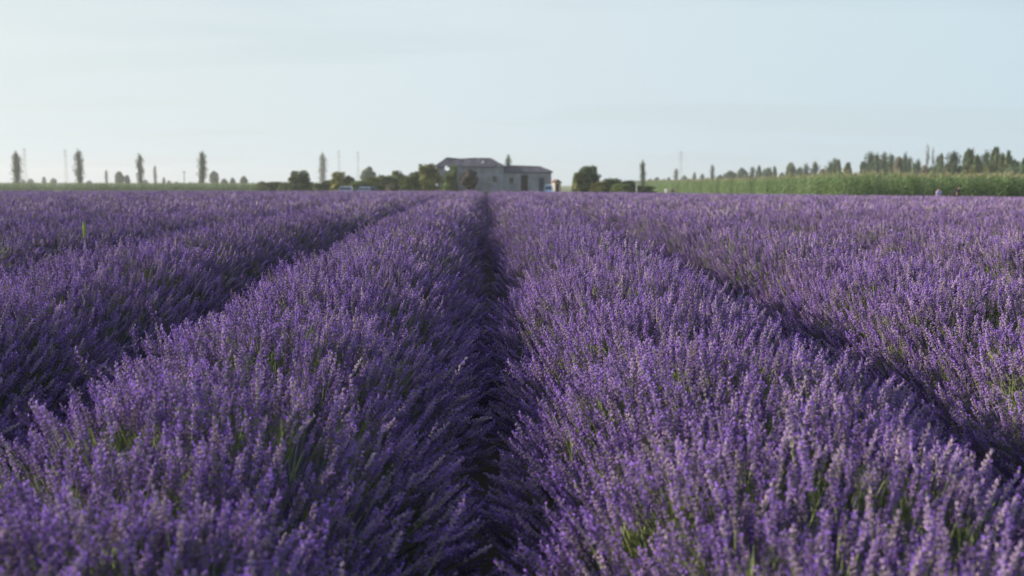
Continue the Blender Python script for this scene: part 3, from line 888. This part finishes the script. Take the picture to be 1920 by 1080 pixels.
# ------------------------------------------------------------------ masts and poles (hazy, far away)
M['steel'] = mat('galvanised_steel', (0.30, 0.31, 0.32), rough=0.5, metal=0.4)
M['wood_pole'] = mat('pole_wood', (0.20, 0.17, 0.14), rough=0.9)
def lattice(px, ytop, wpx, Z, label):
    top = ray(px, ytop, Z); gz = float(ground_z(top.x, Z)); H = top.z - gz; W = wpx * Z / F
    r_ = empty('lattice_mast', (top.x, Z, gz), .3); tag(r_, label, 'mast')
    b = MB(); w0 = W * .5
    def hw(z): return w0 * (1 - .55 * z / H)
    for sx in (-1, 1):
        for sy in (-1, 1):
            b.tube([(sx*hw(0), sy*hw(0), 0), (sx*hw(H), sy*hw(H), H)], .045, 4)
    k = 0; z = 0
    while z < H - hw(z):
        z2 = min(H, z + 2.1 * hw(z))
        for s_ in (-1, 1):
            b.tube([(-hw(z), s_*hw(z), z), (hw(z2), s_*hw(z2), z2)], .025, 4)
            b.tube([(s_*hw(z), hw(z), z), (s_*hw(z2), -hw(z2), z2)], .025, 4)
        z = z2
    b.build('lattice_frame', M['steel'], r_)
    for zz_ in (.80, .92):
        a = MB(); wd = W * 1.3
        a.tube([(-wd, 0, H*zz_), (0, 0, H*zz_ + .6), (wd, 0, H*zz_)], [.03, .09, .03], 4)
        a.build('cross_arm', M['steel'], r_)
def pole(px, ytop, Z, label, rad=.14, mat_='wood_pole'):
    top = ray(px, ytop, Z); gz = float(ground_z(top.x, Z)); H = top.z - gz
    r_ = empty('utility_pole', (top.x, Z, gz)); tag(r_, label, 'pole')
    b = MB(); b.tube([(0, 0, 0), (0, 0, H)], [rad * 1.3, rad], 8); b.build('post', M[mat_], r_)
    b = MB(); b.box(-.9, .9, -.06, .06, H - .7, H - .55); b.build('cross_arm', M[mat_], r_)
    for x_ in (-.75, 0, .75):
        b = MB(); b.tube([(x_, 0, H - .55), (x_, 0, H - .35)], .05, 6); b.build('insulator', M['steel'], r_)
lattice(45, 277, 5, 520, 'faint grey mast just right of the poplar at the far left')
lattice(122, 279, 5, 520, 'faint grey mast between the first two tall poplars on the left')
lattice(1277, 283, 6, 540, 'tall faint mast above the start of the right tree line')
pole(345, 320, 420, 'thin short pole left of the fourth tall poplar')
lattice(635, 281, 4, 545, 'faint grey mast above the pointed olive bush')
lattice(671, 283, 4, 560, 'faint grey mast just left of the grey-green round tree')
b = MB(); pt = ray(1194, 340, 118); gz = float(ground_z(pt.x, 118))
b.tube([(0, 0, 0), (0, 0, pt.z - gz)], .06, 8); b.box(-.13, .13, -.02, .02, pt.z - gz - .3, pt.z - gz)
M['whitepaint'] = mat('white_paint', (0.45, 0.47, 0.50), rough=0.6, var=.1)
o = b.build('marker_post', M['whitepaint']); o.location = (pt.x, 118, gz); tag(o, 'short pale post in front of the dark hedge under the poplar', 'post')

# ------------------------------------------------------------------ the ruined farmhouse
def wall_mat(name, c1, c2):
    m = bpy.data.materials.new(name); m.use_nodes = True
    t = m.node_tree; n = t.nodes.new; l = t.links.new; p = t.nodes['Principled BSDF']; p.inputs['Roughness'].default_value = .95
    tc = n('ShaderNodeTexCoord')
    a = n('ShaderNodeTexNoise'); a.inputs['Scale'].default_value = .9; a.inputs['Detail'].default_value = 7; l(tc.outputs['Object'], a.inputs['Vector'])
    r_ = n('ShaderNodeMapRange'); r_.inputs['From Min'].default_value = .4; r_.inputs['From Max'].default_value = .6; l(a.outputs['Fac'], r_.inputs['Value'])
    bk = n('ShaderNodeTexBrick'); bk.inputs['Scale'].default_value = 3.5; bk.inputs['Color1'].default_value = (*c1, 1); bk.inputs['Color2'].default_value = (*[x*.75 for x in c1], 1); bk.inputs['Mortar'].default_value = (*c2, 1)
    mp_ = n('ShaderNodeMapping'); mp_.inputs['Rotation'].default_value = (R(90), 0, 0); l(tc.outputs['Object'], mp_.inputs['Vector']); l(mp_.outputs[0], bk.inputs['Vector'])
    mx = n('ShaderNodeMix'); mx.data_type = 'RGBA'; l(r_.outputs[0], mx.inputs['Factor']); l(bk.outputs['Color'], mx.inputs['A']); mx.inputs['B'].default_value = (*c2, 1)
    l(mx.outputs['Result'], p.inputs['Base Color'])
    bp_ = n('ShaderNodeBump'); bp_.inputs['Strength'].default_value = .5; l(a.outputs['Fac'], bp_.inputs['Height']); l(bp_.outputs[0], p.inputs['Normal'])
    return m
M['ruin'] = wall_mat('weathered_plaster_brick', (0.20, 0.20, 0.235), (0.27, 0.285, 0.34))
M['rooftile'] = mat('old_roof_tiles', (0.075, 0.072, 0.11), rough=.9, c2=(0.05, 0.052, 0.08), vscale=2.0, bump=.4)
M['dark_door'] = mat('old_dark_boards', (0.035, 0.03, 0.035), rough=.9, var=.3)
M['blue_door'] = mat('faded_blue_boards', (0.07, 0.09, 0.16), rough=.8, var=.3)

HZ = 148.0; DEP = 7.0
def hx(px): return ray(px, 346, HZ).x
def hz(py): return ray(912, py, HZ).z
house = empty('ruined_farmhouse', (hx(880), HZ, 0)); tag(house, 'derelict grey farmhouse with a broken roof and a lower wing, beyond the lavender', 'house')
HX0 = hx(880)
def wall_grid(name, x0, x1, z0, z1, yf, holes, th=.35, top=None, plane='y'):
    """wall facing -y at yf (thickness th) with rectangular openings"""
    b = MB()
    xs = sorted({x0, x1, *[h[0] for h in holes], *[h[1] for h in holes]}); zs = sorted({z0, z1, *[h[2] for h in holes], *[h[3] for h in holes]})
    # merge cells into solid boxes; jambs come from the box sides
    for i in range(len(xs)-1):
        run = None
        for j in range(len(zs)-1):
            cx, cz = (xs[i]+xs[i+1])/2, (zs[j]+zs[j+1])/2
            hole = any(h[0] < cx < h[1] and h[2] < cz < h[3] for h in holes)
            if not hole:
                if run is None: run = [zs[j], zs[j+1]]
                else: run[1] = zs[j+1]
            if hole or j == len(zs)-2:
                if run:
                    if plane == 'y': b.box(xs[i], xs[i+1], yf, yf+th, run[0], run[1])
                    else: b.box(yf, yf+th, xs[i], xs[i+1], run[0], run[1])
                run = None
    return b.build(name, M['ruin'], house)
def lx(px): return hx(px) - HX0
A0, A1, B1 = lx(820), lx(944), lx(1034)
EA, RA = hz(311), hz(296); EB, RB = hz(321.5), hz(311.5)
# opening through which the sky shows (front and back)
hole = (lx(834), lx(843), hz(318.5), hz(312.2)); hole2 = (lx(836), lx(841), hz(320), EA)
win = (lx(924), lx(931), hz(341), hz(330)); up = (lx(884), lx(890), hz(318), EA - .25)
wall_grid('front_wall', A0, A1, 0, EA, 0, [hole, hole2, win])
wall_grid('back_wall', A0, A1, 0, EA, DEP, [(lx(828), lx(849), hz(322), EA)])
wall_grid('side_wall', .35, DEP, 0, EA, A0, [], plane='x')
wall_grid('side_wall', .35, DEP, 0, EA, A1 - .35, [], plane='x')
door = (lx(977), lx(990), 0, hz(328)); door2 = (lx(1011), lx(1020), 0, hz(333)); win2 = (lx(955), lx(963), hz(344), hz(333))
yb = .5
wall_grid('wing_front_wall', A1 + .003, B1, 0, EB, yb, [door, door2, win2])
wall_grid('wing_back_wall', A1 + .003, B1, 0, EB, DEP - .6, [])
wall_grid('wing_side_wall', yb + .35, DEP - .6, 0, EB, B1 - .35, [], plane='x')
def boards(name, r_, y, m):
    o_ = None
    n_ = max(3, int((r_[1]-r_[0]) / .22)); dx_ = (r_[1]-r_[0]) / n_
    o_ = empty(name, (0, 0, 0)); o_.parent = house
    for k in range(n_):
        bb = MB(); bb.box(r_[0]+k*dx_+.008, r_[0]+(k+1)*dx_-.008, y, y+.04, r_[2], r_[3]-.02); bb.build('board', M[m], o_)
boards('door', door, yb + .25, 'dark_door'); boards('door', door2, yb + .25, 'blue_door')
def frame(r_, y, cross=True):
    bb = MB(); t_ = .06
    bb.box(r_[0], r_[1], y, y+.06, r_[2], r_[2]+t_); bb.box(r_[0], r_[1], y, y+.06, r_[3]-t_, r_[3]); bb.box(r_[0], r_[0]+t_, y+.001, y+.059, r_[2]+t_, r_[3]-t_); bb.box(r_[1]-t_, r_[1], y+.001, y+.059, r_[2]+t_, r_[3]-t_)
    w_ = bb.build('window', M['dark_door'], house)
    bb = MB(); bb.box(r_[0]+t_, r_[1]-t_, y+.02, y+.03, r_[2]+t_, r_[3]-t_); bb.build('pane', M['glass'], w_)
    bb = MB(); bb.box(r_[0]-.08, r_[1]+.08, -.06 if y < .4 else yb-.06, (-.003 if y < .4 else yb-.003), r_[2]-.1, r_[2]); bb.build('sill', M['ruin'], w_)
M['glass'] = mat('dark_window_glass', (0.02, 0.025, 0.03), rough=.15, spec=.6)
frame(win, .18); frame(win2, yb + .18)

def hip_roof(name, x0, x1, y0, y1, ze, zr, left, right, miss_f=(), miss_b=(), over=.28):
    """hip roof built cell by cell so broken parts stay open"""
    ym = (y0 + y1) / 2; nx, nt_ = 24, 5
    r0, r1 = x0 + left, x1 - right
    x0 -= over; x1 += over; y0 -= over; y1 += over; ze -= .10
    b = MB(); 
    def P(sx, t_, side):
        xa = x0 + (r0 - x0) * t_; xb = x1 + (r1 - x1) * t_
        x = xa + (xb - xa) * sx
        y = (y0 + (ym - y0) * t_) if side == 'f' else (y1 + (ym - y1) * t_)
        return (x, y, ze + (zr - ze) * t_ + .09 * math.sin(x * 1.1) * t_ + .05 * math.sin(x * 3.7 + 1) * t_ - .09 * math.exp(-((x + .6) / 1.6) ** 2) * t_)
    for side, miss in (('f', miss_f), ('b', miss_b)):
        for i in range(nx):
            for j in range(nt_):
                q = [P(i/nx, j/nt_, side), P((i+1)/nx, j/nt_, side), P((i+1)/nx, (j+1)/nt_, side), P(i/nx, (j+1)/nt_, side)]
                cx = sum(a[0] for a in q)/4; cz = sum(a[2] for a in q)/4
                if any(m_[0] < cx < m_[1] and m_[2] < cz < m_[3] for m_ in miss): continue
                if side == 'b': q = q[::-1]
                b.add(q, [(0, 1, 2, 3)])
    for side in ('l', 'r'):
        xe = x0 if side == 'l' else x1; xr = r0 if side == 'l' else r1
        for j in range(nt_):
            t0_, t1_ = j/nt_, (j+1)/nt_
            sx = 0 if side == 'l' else 1
            q = [P(sx, t0_, 'f'), P(sx, t1_, 'f'), P(sx, t1_, 'b'), P(sx, t0_, 'b')]
            b.add(q if side == 'r' else q[::-1], [(0, 1, 2, 3)])
    ro = b.build(name, M['rooftile'], house)
    so = ro.modifiers.new('thick', 'SOLIDIFY'); so.thickness = .12; so.offset = -1
    mb = MB(); mb.tube([P(0, 1, 'f'), P(.3, 1, 'f'), P(.6, 1, 'f'), P(1, 1, 'f')], .10, 6); mb.build('ridge_cap', M['rooftile'], ro)
    return ro
hip_roof('roof', A0, A1, 0, DEP, EA, RA, lx(837) - A0, A1 - lx(920),
         miss_f=[(lx(835), lx(842), EA - .4, EA + .20), (lx(903), lx(908), hz(305), hz(300)), (lx(862), lx(868), EA - .3, hz(308)), (lx(929), lx(936), EA - .3, hz(308.5))],
         miss_b=[(lx(826), lx(851), EA - .5, EA + .6), (lx(900), lx(911), hz(308), hz(297.5))])
hip_roof('roof', A1 - .1, B1, yb, DEP - .25, EB, RB, .0, B1 - lx(1015), over=.22)
# low rubble and bank of scrub in front of the ruin
b = MB(); rr = random.Random(5)
M['rubble'] = mat('rubble', (0.24, 0.19, 0.16), rough=.95, var=.4)
for i in range(150):
    x_ = rr.uniform(A0, lx(915)); y_ = rr.uniform(-3, -.5); s_ = rr.uniform(.08, .28); z_ = rr.uniform(0, .25)
    b.tube([(x_, y_, z_), (x_ + s_*.3, y_ + s_*.2, z_ + s_*1.1)], [s_, s_*.6], 5)
o = b.build('rubble', M['rubble']); o.location = (HX0, HZ, 0); tag(o, 'fallen bricks and stones heaped along the foot of the ruin', 'rubble', kind='stuff')

# small hut right of the ruin
M['beige'] = mat('beige_render', (0.52, 0.44, 0.36), rough=.9, var=.15, vscale=1)
M['redtile'] = mat('red_roof_tiles', (0.20, 0.13, 0.11), rough=.9, var=.3, vscale=5)
Z = 165.0; xh = ray(1046, 346, Z).x; zt = ray(1046, 336, Z).z; ze = ray(1046, 342, Z).z
hut = empty('small_hut', (xh, Z, 0), R(14)); tag(hut, 'small beige hut with a red-brown roof right of the ruin', 'hut')
b = MB(); b.box(-.55, .55, 0, 1.8, 0, ze); b.build('wall', M['beige'], hut)
b = MB(); b.add([(-.75, -.2, ze-.05), (0, -.2, zt), (.75, -.2, ze-.05), (-.75, 2.0, ze-.05), (0, 2.0, zt), (.75, 2.0, ze-.05), (0, -.2, ze), (0, 2, ze)], [(0, 1, 4, 3), (1, 2, 5, 4), (0, 6, 2, 1), (3, 4, 5, 7), (0, 3, 7, 6), (6, 7, 5, 2)]); b.build('roof', M['redtile'], hut)
b = MB(); b.box(-.3, .15, -.03, -.003, 0, 1.7); b.build('door', M['dark_door'], hut)

# ------------------------------------------------------------------ vehicles
M['glass2'] = mat('car_glass', (0.03, 0.04, 0.05), rough=.08, spec=.8)
M['tyre'] = mat('tyre_rubber', (0.02, 0.02, 0.02), rough=.9)
M['rim'] = mat('wheel_rim', (0.4, 0.4, 0.42), rough=.3, metal=.8)
M['lampg'] = mat('headlight_glass', (0.6, 0.62, 0.65), rough=.1, spec=.7)
def car(name, px, Z, rz, colour, label, cat, H=1.47, Wd=1.76, Ln=4.1, van=False):
    x = ray(px, 346, Z).x; gz = float(ground_z(x, Z))
    paint = mat(name + '_paint', colour, rough=.35, spec=.6)
    r_ = empty(name, (x, Z, gz), rz); tag(r_, label, cat)
    # side profile extruded across with tumblehome; length along y, front at -y
    if van: prof = [(-2.2, .35), (-2.25, .75), (-2.1, 1.05), (-1.45, 1.75), (-1.2, 1.86), (2.0, 1.88), (2.2, 1.7), (2.25, .8), (2.2, .35)]
    else: prof = [(-2.0, .32), (-2.05, .62), (-1.9, .82), (-1.05, .95), (-.45, 1.38), (-.1, 1.46), (.9, 1.46), (1.55, 1.2), (2.0, .95), (2.05, .6), (2.0, .32)]
    sy = Ln / 4.1; sz = H / (1.88 if van else 1.47)
    v_ = []; k = len(prof)
    for (y, z) in prof:
        hw_ = Wd/2 * (1 if z < .95 else 1 - (z - .95) * .26)
        v_ += [(-hw_, y*sy, z*sz), (hw_, y*sy, z*sz)]
    f_ = [(2*i, 2*i+1, 2*((i+1) % k)+1, 2*((i+1) % k)) for i in range(k)] + [tuple(2*i for i in range(k))[::-1], tuple(2*i+1 for i in range(k))]
    me = mesh_from('body', v_, f_, paint); o_ = obj('body', me, r_); bv = o_.modifiers.new('soft', 'BEVEL'); bv.width = .06; bv.segments = 3
    def quad_on(i, j, ins, nm, m_):
        (y0, z0), (y1, z1) = prof[i], prof[j]
        hw0 = Wd/2 * (1 if z0 < .95 else 1 - (z0 - .95) * .26) - ins; hw1 = Wd/2 * (1 if z1 < .95 else 1 - (z1 - .95) * .26) - ins
        a = Vector((0, (y1-y0)*sy, (z1-z0)*sz)).normalized(); nn = Vector((0, -a.z, a.y)) * .012
        p0 = Vector((0, y0*sy, z0*sz)) + a*.06; p1 = Vector((0, y1*sy, z1*sz)) - a*.06
        if nn.y * y0 < 0: nn = -nn
        vv = [p0 + nn + Vector((-hw0, 0, 0)), p0 + nn + Vector((hw0, 0, 0)), p1 + nn + Vector((hw1, 0, 0)), p1 + nn + Vector((-hw1, 0, 0))]
        bb = MB(); bb.add(vv + [q - nn*.9 for q in vv], [(0, 1, 2, 3), (7, 6, 5, 4), (0, 4, 5, 1), (1, 5, 6, 2), (2, 6, 7, 3), (3, 7, 4, 0)]); bb.build(nm, m_, r_)
    if van: quad_on(2, 3, .12, 'windscreen', M['glass2'])
    else: quad_on(3, 4, .12, 'windscreen', M['glass2']); quad_on(7, 8, .14, 'rear_window', M['glass2'])
    for s_ in (-1, 1):
        bb = MB(); xw = s_ * (Wd/2 * .97)
        if van: pts = [(-1.35, 1.15), (-1.1, 1.6), (-.2, 1.6), (-.2, 1.15)]
        else: pts = [(-.75, 1.0), (-.3, 1.32), (.95, 1.32), (1.4, 1.02)]
        vv = [(s_ * (Wd/2 * (1 - max(0, z-.95)*.26) + .008), y*sy, z*sz) for y, z in pts]
        bb.add(vv + [(p_[0] - s_*.006, p_[1], p_[2]) for p_ in vv], [(0, 1, 2, 3), (7, 6, 5, 4), (0, 4, 5, 1), (1, 5, 6, 2), (2, 6, 7, 3), (3, 7, 4, 0)]); bb.build('side_window', M['glass2'], r_)
        bb = MB(); bb.box(s_*.62-.16, s_*.62+.16, -2.06*sy-.02, -2.0*sy, .62*sz, .76*sz); bb.build('headlight', M['lampg'], r_)
        for yy in (-1.3, 1.3):
            bb = MB(); bb.tube([(s_*(Wd/2-.2), yy*sy, .32), (s_*(Wd/2+.02), yy*sy, .32)], .32, 16); wh = bb.build('wheel', M['tyre'], r_)
            bb = MB(); bb.tube([(s_*(Wd/2+.021), yy*sy, .32), (s_*(Wd/2+.035), yy*sy, .32)], .2, 12); bb.build('rim', M['rim'], wh)
car('parked_car', 648, 128, R(8), (0.24, 0.31, 0.46), 'pale blue car in front of the bright green bush, left one of two', 'car', H=1.36)
car('parked_car', 686, 131, R(-12), (0.15, 0.19, 0.36), 'darker blue car right of the pale blue one, before the hedge', 'car', H=1.30)
car('parked_van', 1029.5, 140, R(-6), (0.25, 0.40, 0.62), 'blue van parked at the right corner of the ruin', 'van', H=1.66, Wd=1.25, Ln=3.6, van=True)

# ------------------------------------------------------------------ people
M['skin'] = mat('skin', (0.42, 0.27, 0.20), rough=.6)
M['hair_dark'] = mat('dark_hair', (0.02, 0.016, 0.015), rough=.7)
def cloth(name, c): return mat(name, c, rough=.9, var=.15, vscale=8)
def skin_obj(name, verts, edges, radii, m_, parent, sub=1):
    me = bpy.data.meshes.new(name); me.from_pydata([tuple(v_) for v_ in verts], edges, []); me.materials.append(m_)
    o_ = obj(name, me, parent)
    o_.modifiers.new('skin', 'SKIN')
    if not me.skin_vertices: 
        bpy.context.view_layer.objects.active = o_
    lay = me.skin_vertices[0] if len(me.skin_vertices) else me.attributes
    for i, r_ in enumerate(radii):
        me.skin_vertices[0].data[i].radius = (r_, r_)
    me.skin_vertices[0].data[0].use_root = True
    sd = o_.modifiers.new('soft', 'SUBSURF'); sd.levels = sub; sd.render_levels = sub
    for m2 in (o_.modifiers['skin'],): m2.use_smooth_shade = True
    return o_
def person(px, Z, h, rz, label, top_c, leg_c, bend=0.0, hat=None, hairlong=False, armpose=0, gadj=0.0):
    x = ray(px, 346, Z).x; gz = float(ground_z(x, Z)) + gadj
    r_ = empty('person', (x, Z, gz), rz); tag(r_, label, 'person')
    s_ = h / 1.7
    def B(pv, hip=.92):                          # bend the upper body forward (-y) about the hip
        x_, y_, z_ = pv
        if z_ > hip:
            dz = z_ - hip; c, sn = math.cos(bend), math.sin(bend)
            y_, z_ = y_ * c - dz * sn, hip + dz * c + y_ * sn
        return (x_*s_, y_*s_, z_*s_)
    V_ = [(0, 0, .92), (0, 0, 1.1), (0, 0, 1.33), (0, -.01, 1.44), (0, -.02, 1.50), (0, -.03, 1.60),
          (-.17, 0, 1.38), (-.24, .02, 1.12), (-.22, -.12, .92), (.17, 0, 1.38), (.24, .02, 1.12), (.22, -.14, .94),
          (-.09, 0, .86), (-.10, -.02, .48), (-.10, .03, .09), (-.10, -.12, .04), (.09, 0, .86), (.11, -.03, .48), (.12, .02, .09), (.13, -.13, .04)]
    E_ = [(0,1),(1,2),(2,3),(3,4),(4,5),(2,6),(6,7),(7,8),(2,9),(9,10),(10,11),(0,12),(12,13),(13,14),(14,15),(0,16),(16,17),(17,18),(18,19)]
    Ra = [.13,.115,.13,.055,.06,.095,.06,.042,.034,.06,.042,.034,.085,.058,.04,.035,.085,.058,.04,.035]
    P_ = [B(q) for q in V_]
    bo = skin_obj('body', P_, E_, [q*s_ for q in Ra], M['skin'], r_)
    # face and hands
    hd = Vector(P_[5])
    b = MB(); b.tube([hd + Vector((0, -.09, .005))*s_, hd + Vector((0, -.125, -.02))*s_], [.018*s_, .010*s_], 5); b.build('nose', M['skin'], bo)
    for sx in (-1, 1):
        b = MB(); b.tube([hd + Vector((sx*.035, -.088, .02))*s_, hd + Vector((sx*.035, -.098, .02))*s_], .011*s_, 6); b.build('eye', M['hair_dark'], bo)
    for hi in (8, 11):
        w0 = Vector(P_[hi]); b = MB()
        for k in range(4): b.tube([w0 + Vector(((k-1.5)*.016, -.01, -.02))*s_, w0 + Vector(((k-1.5)*.02, -.03, -.085 + abs(k-1.2)*.01))*s_, w0 + Vector(((k-1.5)*.02, -.05, -.115 + abs(k-1.2)*.012))*s_], [.011*s_, .009*s_, .006*s_], 5)
        sg = 1 if hi == 8 else -1
        b.tube([w0 + Vector((sg*.03, -.02, 0))*s_, w0 + Vector((sg*.055, -.05, -.045))*s_], [.012*s_, .008*s_], 5); b.build('hand', M['skin'], bo)
    iu = [0,1,2,3,6,7,9,10]; mp_ = {a: k for k, a in enumerate(iu)}
    skin_obj('shirt', [P_[a] for a in iu] + [B((0, 0, .76))], [(mp_[a], mp_[b_]) for a, b_ in E_ if a in mp_ and b_ in mp_] + [(0, len(iu))],
             [(Ra[a] + (.03 if a in (0, 1, 2) else .018))*s_ * (1.0 if a not in (3,) else .9) for a in iu] + [.15*s_], top_c, r_)
    il = [0,12,13,14,16,17,18]; mp_ = {a: k for k, a in enumerate(il)}
    skin_obj('trousers', [P_[a] for a in il], [(mp_[a], mp_[b_]) for a, b_ in E_ if a in mp_ and b_ in mp_], [(Ra[a] + (.02 if a else .012))*s_ for a in il], leg_c, r_)
    # hair: cap over the skull
    hv = [hd + Vector((0, .035, .055))*s_, hd + Vector((0, .06, -.02))*s_]; he = [(0, 1)]; hr = [.092*s_, .075*s_]
    if hairlong: hv += [hd + Vector((0, .075, -.14))*s_]; he += [(1, 2)]; hr += [.06*s_]
    skin_obj('hair', hv, he, hr, M['hair_dark'], r_)
    if hat:
        b = MB(); c = hd + Vector((0, .01, .085))*s_
        b.tube([c, c + Vector((0, 0, .015))*s_], [.23*s_, .22*s_], 18); b.tube([c + Vector((0, 0, .016))*s_, c + Vector((0, 0, .11))*s_], [.115*s_, .09*s_], 14); b.build('hat', hat, r_)
    return r_
def ptop(px, py, Z): return ray(px, py, Z).z - float(ground_z(ray(px, 346, Z).x, Z))
Zp = 66.0
person(1761, Zp, ptop(1763, 351, Zp), R(200), 'dark-haired person in a lilac top standing at the field edge before the corn', cloth('lilac_shirt', (0.42, 0.36, 0.66)), cloth('jeans', (0.08, 0.10, 0.2)), hairlong=True)
person(1788, Zp + 1, 1.74, R(92), 'person in black stooping beside the one in lilac', cloth('black_shirt', (0.018, 0.018, 0.024)), cloth('black_trousers', (0.02, 0.02, 0.025)), bend=R(40), hat=M['hair_dark'], gadj=0.0)
person(1250, 122, ptop(1250, 351, 122), R(170), 'far person in a pale top near the end of the right hedge', cloth('pale_shirt', (0.6, 0.62, 0.7)), cloth('grey_trousers', (0.2, 0.2, 0.22)))
person(1261, 118, ptop(1261, 352, 118), R(150), 'far person in dark clothes right of the one in a pale top', cloth('maroon_shirt', (0.07, 0.03, 0.05)), cloth('dark_trousers', (0.04, 0.03, 0.05)), hairlong=True)

# ------------------------------------------------------------------ lone grass stalks in the lavender
M['weed'] = mat('pale_green_grass', (0.30, 0.38, 0.12), rough=.7, trans=.3)
def weed(px, ptop_, pbot, Z, label):
    a = ray(px, ptop_, Z); gz = float(ground_z(a.x, Z)); H = a.z - gz
    b = MB(); b.tube([(0, 0, 0), (.02, 0, H*.6), (.01, 0, H*.85)], [.008, .006, .005], 5)
    b.tube([(.01, 0, H*.82), (.012, .0, H*.92), (.0, 0, H)], [.014, .02, .004], 6)
    for k in range(4):
        an = k * 1.9; b.add([(0, 0, H*.2*k/2), (math.cos(an)*.06, math.sin(an)*.06, H*(.2*k/2+.2)), (math.cos(an)*.10, math.sin(an)*.10, H*(.2*k/2+.34)), (math.cos(an)*.05-.01, math.sin(an)*.05+.012, H*(.2*k/2+.2))], [(0, 1, 2, 3)])
    o_ = b.build('grass_stalk', M['weed']); o_.location = (a.x, Z, gz); tag(o_, label, 'grass stalk')
weed(155, 414, 455, 9.5, 'tall pale green grass stalk sticking up from the lavender on the left')
